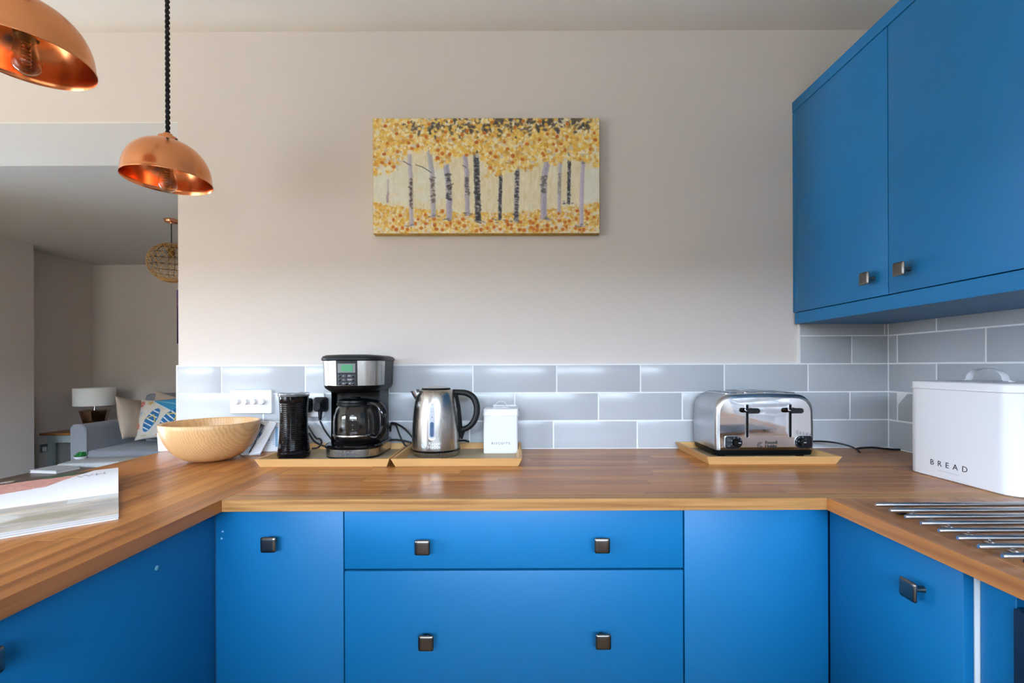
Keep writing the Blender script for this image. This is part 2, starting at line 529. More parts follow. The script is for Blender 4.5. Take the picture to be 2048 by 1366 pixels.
# living room shell
BR_Y = 2.845          # where the chimney breast ends and the alcove begins
structure(box('wall_living_far', -5.3, 1.7, LIV_D, LIV_D + 0.2, 0, CEIL, M['living_wall']), 'far wall of the living room', 'wall')
wc = bm_obj('wall_living_left', add_box(add_box(bmesh.new(), -5.3, -5.02, BR_Y, LIV_D, 0, CEIL), -5.3, -4.772, THK, BR_Y, 0, CEIL), M['living_wall'])
structure(wc, 'living room side wall with a projecting breast and alcove', 'wall')
structure(box('wall_living_right', -0.6, -0.4, THK, LIV_D, 0, CEIL, M['living_wall']), 'side wall of the living room hidden behind the kitchen wall', 'wall')

# ------------------------------------------------------------------ splashback tiles
ROW, TILE_W = 0.1013, 0.3032
TOP = 0.91            # worktop level
GAP = 0.0046
tile_cache = {}
def tile(parent, w, h, loc, rz):
    key = (round(w, 4), round(h, 4))
    if key not in tile_cache:
        me = bpy.data.meshes.new('tile')
        bm = bmesh.new()
        add_box(bm, -w / 2, w / 2, -0.009, 0, -h / 2, h / 2)
        es = [e for e in bm.edges if all(v.co.y < -0.008 for v in e.verts)]
        bmesh.ops.bevel(bm, geom=es, offset=0.0010, segments=2, profile=0.5, affect='EDGES')
        bmesh.ops.recalc_face_normals(bm, faces=bm.faces)
        bm.to_mesh(me); bm.free()
        me.shade_smooth(); me.set_sharp_from_angle(angle=R(35))
        me.materials.append(M['tile'])
        tile_cache[key] = me
    o = bpy.data.objects.new('tile', tile_cache[key])
    COL.objects.link(o)
    o.parent = parent
    o.location = loc
    # glazed tiles never sit perfectly flat
    o.rotation_euler = (random.uniform(-.0035, .0035), 0, rz + random.uniform(-.002, .002))
def tile_row(parent, a0, a1, joints, z0, z1, place, rz):
    cuts = [a0] + [j for j in joints if a0 + 0.012 < j < a1 - 0.008] + [a1]
    for p, q in zip(cuts, cuts[1:]):
        if q - p > 0.012:
            tile(parent, q - p - GAP, z1 - z0 - GAP, place((p + q) / 2, (z0 + z1) / 2), rz)
bx = lambda px: (px - PPX) * CAM_D / F_PX
jt = {0: bx(1106), 1: bx(1029), 2: bx(946), 3: bx(1700), 4: bx(1765.5)}
for r in range(5):
    z0, z1 = TOP + r * ROW, TOP + (r + 1) * ROW
    a0 = XE + 0.004 if r < 3 else bx(1597)
    z1 = min(z1, 1.38)
    js = [jt[r] + k * TILE_W for k in range(-8, 9)]
    tile_row(wb, a0, XR - 0.006, js, z0, z1, lambda a, z: (a, -0.0005, z), 0)
    jr = -0.05 if r in (1, 3) else -0.20
    tile_row(wr, -1.95, -0.011, sorted(jr - k * TILE_W for k in range(0, 8)), z0, z1, lambda a, z: (XR + 0.0005, a, z), -R(90))
Z3 = TOP + 3 * ROW
box('grout', XE + 0.002, XR, -0.0082, 0, TOP, Z3, M['grout'], wb)
box('grout', bx(1597), XR, -0.0082, 0, Z3, 1.38, M['grout'], wb)
box('grout', XR - 0.0082, XR, -1.95, 0, TOP, 1.38, M['grout'], wr)
box('tile_trim', XE, bx(1597) - 0.002, -0.0105, 0, Z3 - 0.0005, Z3 + 0.003, M['trim'], wb)
box('tile_trim', bx(1597) - 0.0035, bx(1597) - 0.0002, -0.0105, 0, Z3, 1.37, M['trim'], wb)
box('tile_trim', XE - 0.001, XE + 0.003, -0.0105, 0, TOP, Z3, M['trim'], wb)

# ================================================================== worktops
WT = 0.027
XF_L, XB_L, XF_R, YF = -0.665, -1.258, 0.697, -0.631
def stave(parent, length, width, loc, rz, material, bev=0.0005):
    bm = add_box(bmesh.new(), -length / 2, length / 2, -width / 2, width / 2, -WT, 0, bev)
    o = bm_obj('stave', bm, material, parent, None, loc)
    o.rotation_euler = (0, 0, rz)
    return o
def worktop(label, a0, a1, b0, b1, along, edge_b, group='oak block worktops'):
    """staves run from a0 to a1; rows stack from b0 to b1; the row at edge_b is one long edge strip"""
    t = thing('worktop', label, 'worktop', (0, 0, 0), 0)
    rows = max(1, round((b1 - b0) / 0.0415))
    w = (b1 - b0) / rows
    rnd = random.Random(len(label) * 7 + 3)
    for i in range(rows):
        bc = b0 + (i + 0.5) * w
        edge = abs(bc - edge_b) < w
        a = a0
        first = True
        while a < a1 - 1e-6:
            L = (a1 - a0) if edge else rnd.uniform(0.28, 0.72) * (rnd.uniform(0.3, 1) if first else 1)
            first = False
            e = a + L
            if a1 - e < 0.16:
                e = a1
            m_ = M['oak_edge'] if edge and along == 'x' else M['oak']
            loc = ((a + e) / 2, bc, TOP) if along == 'x' else (bc, (a + e) / 2, TOP)
            stave(t, e - a, w, loc, 0 if along == 'x' else R(90), m_)
            a = e
    return t
random.seed(11)
worktop('oak worktop of the left peninsula under the bowl and magazine', -1.8, -0.0005, XB_L, XF_L, 'y', XF_L)
worktop('oak worktop along the tiled back wall under the trays', XF_L + 0.0006, XR - 0.007, YF, -0.0105, 'x', YF)
worktop('oak worktop along the right wall under the steel trivet', -1.9, YF - 0.0006, XF_R, XR - 0.007, 'y', XF_R)

# ================================================================== base cabinets
YD = -0.582           # door faces of the back run
XD_L, XD_R = -0.713, 0.734
UND = TOP - WT - 0.002
fx = lambda px: (px - PPX) * (CAM_D + YD) / F_PX
fz = lambda py: CAM_Z - (py - PPY) * (CAM_D + YD) / F_PX
KN = None
def knob(parent, loc, rz):
    """square satin knob on a short stem, facing local -y"""
    global KN
    if KN is None:
        bm = bmesh.new()
        w = 0.0175
        rings = []
        for y, s, k in ((-0.024, w - 0.003, .003), (-0.0265, w, .004), (-0.0285, w, .004), (-0.030, w - 0.001, .004), (-0.0312, w - 0.0035, .004), (-0.0315, w - 0.008, .003)):
            rings.append([(a, y, b) for a, b in rrect(-s, s, -s, s, k, 3)])
        add_loft(bm, rings)
        add_tube(bm, [(0, 0, 0), (0, -0.012, 0), (0, -0.025, 0)], [0.0062, 0.0042, 0.0052], 12)
        bmesh.ops.recalc_face_normals(bm, faces=bm.faces)
        KN = bpy.data.meshes.new('knob'); bm.to_mesh(KN); bm.free()
        KN.shade_smooth(); KN.set_sharp_from_angle(angle=R(30)); KN.materials.append(M['knob'])
    o = bpy.data.objects.new('knob', KN); COL.objects.link(o)
    o.parent = parent; o.location = loc; o.rotation_euler = (0, 0, rz)
    return o

DT = 0.018
# narrow door unit at the left of the back run
c = thing('base_cabinet', 'blue single-door base cabinet left of the drawers', 'cabinet')
box('carcass', fx(430) + .002, fx(685) - .001, YD + DT + .001, -0.03, 0.10, UND, M['carcass'], c)
box('plinth', fx(430), fx(685), YD + 0.06, YD + 0.075, 0, 0.10, M['blue'], c)
d = box('door', fx(430), fx(685.3), YD, YD + DT, 0.11, UND - .001, M['blue'], c, 0.0012, 2)
knob(d, (fx(548), YD, fz(1079)), 0)
bm = bmesh.new()
for px, py in ((444, 1061), (442, 1075)):
    add_lathe(bm, [(0, 0), (0.0024, 0.0), (0.0018, 0.001), (0, 0.0012)], 10)
    new = bm.verts[-(10 * 2 + 2):]
    for v in new:
        x, y, z = v.co
        v.co = (fx(px) + x, YD - z, fz(py) + y)
bm_obj('cover_cap', bm, mat('pale_filler_spot', lin(140, 185, 215), 0.6), d)

# wide drawer unit
c = thing('drawer_unit', 'wide blue drawer unit with four square knobs', 'cabinet')
box('carcass', fx(686) + .001, fx(1367) - .001, YD + DT + .001, -0.03, 0.10, UND, M['carcass'], c)
box('plinth', fx(686), fx(1367), YD + 0.06, YD + 0.075, 0, 0.10, M['blue'], c)
d = box('drawer_front', fx(687.5), fx(1364.8), YD, YD + DT, fz(1137), UND - .001, M['blue'], c, 0.0014, 2)
knob(d, (fx(848), YD, fz(1085.5)), 0); knob(d, (fx(1199), YD, fz(1083)), 0)
d = box('drawer_front', fx(687.5), fx(1364.8), YD, YD + DT, 0.11, fz(1141.5), M['blue'], c, 0.0014, 2)
knob(d, (fx(854.5), YD, fz(1272)), 0); knob(d, (fx(1200.5), YD, fz(1270.5)), 0)

# plain corner panel at the right of the back run
c = thing('corner_cabinet', 'plain blue corner cabinet front right of the drawers', 'cabinet')
box('carcass', fx(1368) + .001, XR - 0.01, YD + DT + .001, -0.03, 0.10, UND, M['carcass'], c)
box('door', fx(1367.8), fx(1655), YD, YD + DT, 0.11, UND - .001, M['blue'], c, 0.0012, 2)
box('plinth', fx(1368), fx(1655), YD + 0.06, YD + 0.075, 0, 0.10, M['blue'], c)

# peninsula unit, doors facing right
c = thing('peninsula_cabinet', 'blue peninsula cabinet under the left worktop', 'cabinet')
yn = -CAM_D + 0.53
box('carcass', -1.235, XD_L - DT - .001, yn, YD - 0.003, 0.10, UND, M['carcass'], c)
box('plinth', XD_L - 0.075, XD_L - 0.06, yn, YD, 0, 0.10, M['blue'], c)
d = box('door', XD_L - DT, XD_L, yn, YD + 0.001, 0.11, UND - .001, M['blue'], c, 0.0012, 2)
knob(d, (XD_L, 0.590 - CAM_D, 0.822), R(90))
p = P(312, 1136, -XD_L * F_PX / (PPX - 312))
cap = lathe('cover_cap', [(0.0048, 0), (0.0048, 0.001), (0.003, 0.0022), (0, 0.0024)], mat('pale_cover_cap', lin(110, 170, 190), 0.4), d, 16, 40, (XD_L, p.y, p.z))
cap.rotation_euler = (0, R(90), 0)
box('corner_light_stop', XD_L - 0.03, XD_L - DT + 0.019, YD + 0.002, YD + DT, 0.11, UND - .001, M['carcass'], c)  # dark strip added to stop light leaking through the corner gap
c = thing('peninsula_cabinet', 'blue peninsula cabinet beside the camera, mostly out of view', 'cabinet')
box('carcass', -1.235, XD_L - DT - .001, -1.78, yn - 0.003, 0.10, UND, M['carcass'], c)
box('door', XD_L - DT, XD_L, -1.78, yn - 0.003, 0.11, UND - .001, M['blue'], c, 0.0012, 2)

# right run: door facing left, then a recessed filler and the oven
c = thing('base_cabinet', 'blue single-door base cabinet under the steel trivet', 'cabinet')
yr = -CAM_D + 0.749
box('carcass', XD_R + DT + .001, XR - 0.01, yr + 0.018, YD - 0.004, 0.10, UND, M['carcass'], c)
box('carcass_edge', XD_R + DT + .001, XR - 0.01, yr - 0.0005, yr + 0.0175, 0.10, UND, M['white_edge'], c)
d = box('door', XD_R, XD_R + DT, yr, YD - 0.004, 0.11, UND - .001, M['blue'], c, 0.0012, 2)
dk = XD_R * F_PX / (1851 - PPX)
p = P(1851, 1182, dk)
knob(d, (XD_R, p.y + 0.006, p.z), R(-90))
box('plinth', XD_R + 0.06, XD_R + 0.075, yr, YD, 0, 0.10, M['blue'], c)
ov = thing('built_in_oven', 'dark built-in oven beside a recessed blue filler panel', 'oven')
box('filler_panel', XD_R + DT + 0.008, XR - 0.012, yr - 0.056, yr - 0.0015, 0.10, UND, M['blue'], ov, 0.001, 1)
box('housing', XD_R + DT + 0.02, XR - 0.012, -1.6, yr - 0.058, 0.10, UND - 0.02, M['carcass'], ov)
box('glass_door', XD_R + DT - 0.006, XD_R + DT + 0.016, -1.55, yr - 0.062, 0.16, 0.70, M['gloss_black'], ov, 0.002, 2)
box('control_panel', XD_R + DT - 0.004, XD_R + DT + 0.016, -1.55, yr - 0.062, 0.71, UND - 0.04, mat('dark_navy_glass', lin(26, 34, 52), 0.2), ov, 0.002, 2)
tube('door_handle', [(XD_R - 0.03, -1.5, 0.66), (XD_R - 0.03, yr - 0.10, 0.66)], 0.007, M['satin_steel'], ov, 10)

# ================================================================== wall cabinet on the right
XC = 1.0055
ZB, ZT = 1.357, 2.1625
c = thing('wall_cabinet', 'blue wall cabinet with two doors above the bread bin', 'cabinet')
YE = -1.62
box('carcass', XC + DT + .002, XR - 0.002, YE, -0.002, ZB + 0.042, ZT - 0.04, M['blue'], c)
box('pelmet', XC, XR - 0.011, YE, -0.0115, ZB, ZB + 0.040, M['blue'], c, 0.0008, 1)
box('cornice', XC - 0.001, XR - 0.002, YE, -0.001, ZT - 0.0365, ZT, M['blue'], c, 0.0008, 1)
zd0, zd1 = ZB + 0.0425, ZT - 0.0385
box('filler_panel', XC, XC + DT, -0.0255, -0.001, zd0 + 0.0005, zd1, M['blue'], c, 0.0008, 1)
ys = -CAM_D + XC * F_PX / (1777 - PPX)
d1 = box('door', XC, XC + DT, ys + 0.001, -0.0265, zd0, zd1, M['blue'], c, 0.0012, 2)
d2 = box('door', XC, XC + DT, ys - 0.40, ys - 0.0012, zd0, zd1, M['blue'], c, 0.0012, 2)
box('door', XC, XC + DT, ys - 0.81, ys - 0.402, zd0, zd1, M['blue'], c, 0.0012, 2)
for d, px, py in ((d1, 1727, 557), (d2, 1796, 538)):
    p = P(px, py, (XC - 0.03) * F_PX / (px - PPX))
    knob(d, (XC, p.y, p.z), R(-90))


# ================================================================== painted canvas
cv_c = P(972.5, 351.5, CAM_D - 0.034)
CW, CH, CT = 454 * (CAM_D - .034) / F_PX, 231.5 * (CAM_D - .034) / F_PX, 0.034
cv = thing('canvas_painting', 'stretched canvas painting of birch trunks under golden autumn leaves', 'painting', (cv_c.x, 0, cv_c.z))
cv.rotation_euler = (0, R(0.12), 0)
box('stretched_canvas', -CW / 2, CW / 2, -CT + 0.0006, -0.002, -CH / 2, CH / 2, mat('canvas_side', lin(176, 142, 62), 0.8, var=0.6, vscale=60, bump=0.3, bscale=300), cv, 0.002, 2)
pw, ph = 440, 224
pt = Paint(pw, ph, (226, 216, 184))
rg = pt.rng
def zu(x): return (x - 100) / 1820 * pw
def zv(y): return (y - 103) / 927 * ph
for _ in range(900):                                      # soft vertical strokes of the pale ground
    x, y = rg.uniform(0, pw), rg.uniform(0.3 * ph, 0.86 * ph)
    c_ = [(238, 232, 208), (220, 206, 160), (206, 190, 136), (228, 226, 214), (214, 200, 148)][rg.integers(5)]
    pt.ell(x, y, rg.uniform(1, 3), rg.uniform(3, 12), c_, 0.35, soft=0.5)
for x0, x1 in ((440, 690), (110, 380), (1790, 1920)):
    for _ in range(140):
        pt.ell(zu(rg.uniform(x0, x1)), zv(rg.uniform(500, 775)), rg.uniform(3, 8), rg.uniform(3, 8), (226, 228, 216) if rg.random() < .7 else (214, 216, 196), 0.3, soft=0.6)
def ground_v(u):
    return 0.735 + 0.09 * math.sin(min(1, max(0, u)) * math.pi)
for _ in range(2600):                                     # leaf litter
    u = rg.uniform(0, 1)
    v = ground_v(u) + abs(rg.normal(0, 1)) * 0.13
    if v > 1:
        v = rg.uniform(ground_v(u), 1)
    c_ = [(226, 180, 74), (214, 158, 52), (234, 204, 120), (236, 226, 190), (206, 150, 60), (222, 190, 96), (216, 206, 200)][rg.integers(7)]
    pt.ell(u * pw, v * ph, rg.uniform(1.6, 4), rg.uniform(1.4, 3), c_, 0.75, rg.uniform(0, 3), 0.3)
LAV, GRY, DRK, BRN = (160, 154, 172), (132, 130, 140), (54, 54, 58), (88, 72, 58)
def trunk(pts, w, tone, d0, d1, dcol):
    P_ = [(zu(x), zv(y)) for x, y in pts]
    wp = w / 1820 * pw
    pt.line(P_, wp, tone, 0.8, wp * 0.04)
    pt.line([(x - wp * .3, y) for x, y in P_], wp * .3, tuple(min(255, c_ + 26) for c_ in tone), 0.6, wp * .08)
    n = int((d1 - d0) / 3.4)
    for i in range(n):
        y = d0 + (d1 - d0) * i / n
        k = 0
        while k < len(pts) - 2 and pts[k + 1][1] < y:
            k += 1
        (xa, ya), (xb, yb) = pts[k], pts[k + 1]
        x = xa + (xb - xa) * (y - ya) / (yb - ya + 1e-6)
        pt.ell(zu(x) + rg.normal(0, wp * .16), zv(y), wp * rg.uniform(.16, .34), rg.uniform(1.2, 2.6), dcol if rg.random() < .78 else (190, 184, 172), 0.7, soft=.4)
trunk([(218, 600), (216, 780)], 22, (196, 188, 182), 690, 780, (170, 150, 160))
trunk([(392, 360), (402, 600), (408, 970)], 34, (176, 170, 180), 590, 830, BRN)
trunk([(548, 360), (575, 560), (585, 900)], 40, (168, 166, 172), 575, 780, (110, 92, 84))
trunk([(680, 460), (705, 600), (712, 920)], 46, LAV, 550, 760, DRK)
trunk([(826, 350), (852, 520), (858, 880)], 38, (164, 158, 172), 575, 730, (84, 78, 78))
trunk([(920, 320), (930, 460), (944, 940)], 46, (86, 86, 92), 350, 930, (44, 44, 48))
trunk([(1128, 460), (1122, 640), (1118, 915)], 28, (104, 102, 108), 480, 910, (52, 52, 56))
trunk([(1258, 520), (1252, 700), (1248, 935)], 38, (140, 138, 148), 530, 920, (58, 58, 64))
trunk([(1498, 460), (1470, 600), (1470, 915)], 48, LAV, 570, 700, (92, 92, 86))
trunk([(1602, 460), (1596, 600), (1592, 880)], 30, (176, 170, 178), 550, 720, (140, 136, 120))
trunk([(1678, 330), (1674, 560), (1668, 790)], 26, (84, 84, 88), 350, 790, (50, 52, 54))
trunk([(1790, 370), (1778, 600), (1772, 970)], 34, (182, 172, 190), 390, 470, (120, 112, 124))
for br in ([(935, 340), (985, 300), (1060, 260)], [(920, 360), (880, 330), (860, 300)], [(570, 540), (500, 495), (440, 475)], [(1130, 480), (1165, 430), (1200, 330), (1260, 230)],
           [(850, 500), (815, 480)], [(400, 480), (330, 440)], [(1470, 640), (1435, 640)], [(1350, 180), (1400, 130)], [(705, 660), (745, 625)]):
    pt.line([(zu(x), zv(y)) for x, y in br], 2.0, (112, 106, 104), .8)
for x, y in ((705, 915), (944, 930), (1110, 912), (1240, 930), (1475, 910), (1668, 785), (855, 872), (400, 965), (1775, 965), (585, 888)):
    for _ in range(8):
        pt.ell(zu(x + rg.normal(0, 22)), zv(y + rg.normal(0, 7)), 3, 1.4, (96, 92, 104) if rg.random() < .6 else (150, 144, 160), .6)
def canopy(u):                                            # lower limit of the leaves
    pts = [(0, .50), (.10, .46), (.16, .30), (.24, .28), (.30, .42), (.36, .34), (.42, .30), (.47, .34), (.50, .52), (.56, .50), (.60, .46), (.66, .46), (.70, .44), (.75, .36), (.80, .42), (.85, .36), (.92, .36), (1, .44)]
    for (a, p_), (b, q_) in zip(pts, pts[1:]):
        if a <= u <= b:
            return p_ + (q_ - p_) * (u - a) / (b - a)
    return .4
for i in range(4200):
    u = rg.uniform(0, 1)
    v = rg.uniform(0, 1) ** 1.15 * canopy(u)
    if v > canopy(u) * .8 and rg.random() < .5:
        continue
    dark = v < .17 and abs(u - .55) < .42 and rg.random() < .27 * (1 - v / .2)
    if dark:
        c_ = [(74, 66, 60), (58, 58, 62), (88, 74, 56)][rg.integers(3)]
    else:
        c_ = [(222, 172, 66), (206, 148, 46), (232, 196, 104), (238, 222, 166), (228, 186, 84), (200, 146, 60), (224, 186, 92), (232, 226, 206), (206, 198, 186), (236, 212, 130)][rg.integers(10)]
    pt.ell(u * pw, v * ph, rg.uniform(2.0, 5.6), rg.uniform(1.8, 4.6), c_, .8, rg.uniform(0, 3), .25)
for _ in range(150):
    u, v = rg.uniform(0.17, .97), rg.uniform(0, .13) ** 1
    pt.ell(u * pw, v * ph, rg.uniform(2, 6), rg.uniform(2, 4), (66, 62, 60) if rg.random() < .6 else (94, 84, 70), .8, rg.uniform(0, 3), .3)
for _ in range(420):
    u = rg.uniform(0, 1); v = rg.uniform(0, canopy(u))
    pt.ell(u * pw, v * ph, rg.uniform(1.8, 4), rg.uniform(1.6, 3.4), [(228, 180, 70), (238, 206, 112), (240, 230, 190)][rg.integers(3)], .9, rg.uniform(0, 3), .25)
dots = [(198, 165), (215, 302), (290, 225), (295, 370), (188, 390), (172, 458), (232, 462), (265, 492), (386, 300), (405, 248), (410, 345), (460, 325), (525, 252), (617, 285), (620, 358), (617, 422), (655, 385), (745, 272), (714, 393), (680, 212), (730, 130), (550, 150), (385, 135),
        (815, 235), (855, 205), (850, 398), (930, 297), (995, 220), (1055, 135), (1042, 382), (1083, 413), (1040, 500), (1155, 293), (1180, 350), (1223, 405), (1220, 458), (1297, 432), (1335, 310), (1187, 238), (1240, 175), (1437, 277), (1440, 130), (1500, 230), (1548, 312), (1608, 310), (1640, 360), (1573, 362), (1460, 385), (1472, 402), (1658, 250), (1578, 250), (1660, 150), (1885, 278), (1875, 222), (1845, 352), (1305, 128),
        (317, 884), (262, 917), (460, 912), (518, 878), (656, 848), (440, 948), (335, 983), (285, 995), (375, 995), (485, 985), (522, 948), (592, 960), (592, 912), (655, 998), (608, 992), (690, 962), (720, 945), (790, 943), (820, 914), (832, 967), (766, 988), (930, 1006), (965, 998), (1017, 985), (1045, 928), (1070, 978), (1120, 994), (1172, 932), (1182, 958), (1208, 960), (1210, 988), (1285, 938), (1275, 998), (1312, 1003), (1360, 932), (1383, 945), (1405, 912), (1418, 968), (1415, 1002), (1368, 980), (1388, 993), (1455, 1003), (1497, 965), (1495, 998), (1535, 994), (1567, 983), (1596, 925), (1640, 938), (1675, 928), (1650, 975), (1622, 996), (1730, 912), (1738, 847), (1810, 852), (1828, 868), (1818, 907), (1872, 898), (1725, 985), (1758, 998), (1790, 998), (1588, 868), (258, 975)]
for x, y in dots:
    pt.ell(zu(x), zv(y), rg.uniform(3.0, 4.2), rg.uniform(3.0, 4.1), (204, 118, 32) if rg.random() < .8 else (186, 96, 28), .95, 0, .2)
    pt.ell(zu(x) + .5, zv(y) + .4, 1.5, 1.5, (180, 88, 20), .6)
pt.noise(5)
print_grid('painted_surface', pt, lambda u, v: ((u - .5) * (CW - .003), -CT, (.5 - v) * (CH - .003)), M['paint'], cv, False, flip=False)

# ================================================================== copper pendants
def cord_twist(bm, x, y, z0, z1, r=0.0042, pitch=0.030):
    n = int((z1 - z0) / 0.003)
    for ph_ in (0, math.pi):
        add_tube(bm, [(x + r * .75 * math.cos(2 * math.pi * k * .003 / pitch + ph_), y + r * .75 * math.sin(2 * math.pi * k * .003 / pitch + ph_), z0 + (z1 - z0) * k / n) for k in range(n + 1)], r * .8, 6)
    return bm
def copper_pendant(x, y, zrim, label):
    t = thing('pendant_lamp', label, 'lamp', (x, y, zrim), 0, 'copper dome pendants over the peninsula')
    r, h = 0.1068, 0.114
    outer = [(r + .0012, -.001), (r + .0018, .002), (r + .0002, .0045), (r - .0008, .012)]
    for k in range(1, 15):
        a = R(90 * k / 15)
        outer.append(((r - .001) * math.cos(a) ** 0.86 if k < 15 else 0, .012 + (h - .012) * math.sin(a)))
    outer.append((0.016, h + .0006)); outer.append((0.0, h + .0006))
    lathe('shade', outer, M['copper'], t, 72, 60)
    inner = [(r + .0010, -.001), (r - .0012, .003), (r - .0026, .012)]
    for k in range(1, 15):
        a = R(90 * k / 15)
        inner.append(((r - .0032) * math.cos(a) ** 0.86, .011 + (h - .014) * math.sin(a)))
    inner.append((0, h - .003))
    lathe('shade_lining', inner, M['copper_in'], t, 72, 60)
    lathe('cap', [(.0235, h - .006), (.0238, h + .002), (.0238, h + .009), (.0225, h + .0108), (.0125, h + .0112), (.0120, h + .018), (.0105, h + .0205), (.005, h + .022), (0, h + .022)], M['copper'], t, 32)
    sc_ = lathe('cap_screw', [(.0026, 0), (.0026, .005), (0, .005)], M['black'], t, 8, 40, (.0215, 0, h + .0045))
    sc_.rotation_euler = (0, R(90), 0)
    bm_obj('cord', cord_twist(bmesh.new(), 0, 0, h + .020, CEIL - zrim - .0195), M['fabric_cord'], t, 60)
    lathe('ceiling_rose', [(0, CEIL - zrim - .0205), (.035, CEIL - zrim - .0205), (.042, CEIL - zrim - .012), (.042, CEIL - zrim - .0005), (0, CEIL - zrim - .0005)], M['copper'], t, 32)
    lathe('lamp_holder', [(0, .042), (.0185, .042), (.0195, .046), (.0195, .088), (.0165, .092), (0, .092)], M['brass'], t, 28)
    b = lathe('bulb', [(0, -.032), (.009, -.0305), (.0165, -.0255), (.0215, -.018), (.0235, -.008), (.0225, .002), (.0195, .013), (.0165, .025), (.0145, .043), (.0139, .043), (.0159, .025), (.0189, .013), (.0219, .002), (.0229, -.008), (.0209, -.0176), (.016, -.0249), (.0087, -.0298), (0, -.0313)], M['amber_glass'], t, 32)
    f_ = [(.007 * math.cos(k * .55), .007 * math.sin(k * .55), .036 - k * .00062) for k in range(84)]
    tube('filament', f_, .0006, M['filament'], b, 5)
    return t
D2 = 1.30
p2 = P(336, 362, D2)
copper_pendant(p2.x, p2.y, p2.z - .0, 'copper dome pendant lamp hanging whole in view over the bowl')
D1 = D2 * .718
p1 = P(52, 361, D1)
z1_ = CAM_Z + 617 * D1 / F_PX
copper_pendant(p2.x - .009, p1.y, z1_ + .002, 'copper dome pendant lamp cut off by the top left corner')

# ================================================================== wooden bowl
def wood_lathe(name, prof, material, parent, n=64):
    return lathe(name, prof, material, parent, n, 50)
bo = thing('wooden_bowl', 'round bamboo salad bowl standing on the peninsula worktop', 'bowl', (-0.984, 1.468 - CAM_D, TOP))
M['bowl'] = mat('bamboo_bowl', lin(222, 178, 122), 0.38)
m_, t_, b_ = M['bowl'], M['bowl'].node_tree, M['bowl'].node_tree.nodes['Principled BSDF']
tc = t_.nodes.new('ShaderNodeTexCoord'); mp = t_.nodes.new('ShaderNodeMapping')
mp.inputs['Scale'].default_value = (1, .35, 1); mp.inputs['Rotation'].default_value = (0, R(8), R(20))
wv = t_.nodes.new('ShaderNodeTexWave'); wv.wave_type = 'BANDS'; wv.bands_direction = 'X'
wv.inputs['Scale'].default_value = 46; wv.inputs['Distortion'].default_value = 5.0; wv.inputs['Detail'].default_value = 2; wv.inputs['Detail Scale'].default_value = 1.2
nz = t_.nodes.new('ShaderNodeTexNoise'); nz.inputs['Scale'].default_value = 38
mx = t_.nodes.new('ShaderNodeMix'); mx.data_type = 'RGBA'
mx.inputs['A'].default_value = lin(212, 168, 116); mx.inputs['B'].default_value = lin(186, 136, 82)
ml = t_.nodes.new('ShaderNodeMath'); ml.operation = 'MULTIPLY'
t_.links.new(tc.outputs['Object'], mp.inputs[0]); t_.links.new(mp.outputs[0], wv.inputs[0]); t_.links.new(tc.outputs['Object'], nz.inputs[0])
t_.links.new(wv.outputs['Fac'], ml.inputs[0]); t_.links.new(nz.outputs['Fac'], ml.inputs[1]); t_.links.new(ml.outputs[0], mx.inputs['Factor'])
t_.links.new(mx.outputs['Result'], b_.inputs['Base Color'])
br, bh = 0.1385, 0.124
po = [(0, 0.0005), (.043, 0.0005), (.050, .003)]
for k in range(1, 13):
    a = k / 12
    po.append((.050 + (br - .050) * math.sin(a * math.pi / 2) ** 0.85, .003 + (bh - .004) * (1 - math.cos(a * math.pi / 2)) ** 0.78))
po += [(br - .001, bh), (br - .006, bh + .0005), (br - .0095, bh - .003)]
pi_ = [(br - .0095, bh - .003)]
for k in range(11, 0, -1):
    a = k / 12
    pi_.append((.042 + (br - .052) * math.sin(a * math.pi / 2) ** 0.85, .013 + (bh - .016) * (1 - math.cos(a * math.pi / 2)) ** 0.78))
pi_.append((0, .012))
wood_lathe('bowl_outside', po, M['bowl'], bo); wood_lathe('bowl_inside', pi_, M['bowl'], bo)

# ================================================================== trays
def tray(label, x0, x1, y0, y1):
    t = thing('serving_tray', label, 'tray', ((x0 + x1) / 2, (y0 + y1) / 2, TOP), 0, 'bamboo trays on the back worktop')
    w, d, h, fl_, th = (x1 - x0) / 2, (y1 - y0) / 2, 0.0245, 0.011, 0.009
    box('base', -w + .004 + fl_, w - .004 - fl_, -d + .004 + fl_, d - .004 - fl_, .0008, .0055, M['tray_base'], t)
    # flared sides: long boards run full width, short boards sit between
    for s in (-1, 1):
        def board(pa, pb, n, inset):
            """a flared board from pa to pb (outer top corners), n the outward direction"""
            A, B, N = Vector(pa), Vector(pb), Vector(n)
            u = (B - A).normalized()
            L = (B - A).length / 2
            o_ = []
            for k in (-L, L):
                sg = 1 if k > 0 else -1
                k0 = k - sg * fl_
                o_.append([(k, 0, h), (k0, -fl_, 0), (k0 - sg * th * inset, -fl_ - th, 0), (k - sg * th * inset, -th, h)])
            bm = bmesh.new()
            add_loft(bm, o_)
            ob = bm_obj('side_board', bm, M['bamboo'], t)
            c_ = (A + B) / 2
            v = N
            ob.matrix_local = Matrix(((u.x, v.x, 0, c_.x), (u.y, v.y, 0, c_.y), (0, 0, 1, 0), (0, 0, 0, 1)))
        board((-w, s * d, 0), (w, s * d, 0), (0, s, 0), 1)
        board((s * w, -d, 0), (s * w, d, 0), (s, 0, 0), 1)
    return t
TY0 = 1.352 - CAM_D
tx = lambda px: (px - PPX) * 1.345 / F_PX
tray('bamboo tray under the coffee maker and milk frother', tx(505), tx(776.5), TY0, -0.014)
tray('bamboo tray under the kettle and biscuit tin', tx(779), tx(1043.5), TY0, -0.014)
tray('bamboo tray under the chrome toaster', (1413 - PPX) * 1.366 / F_PX, (1684 - PPX) * 1.366 / F_PX, 1.366 - CAM_D, -0.014)
TB = TOP + 0.0057      # upper face of the tray bases

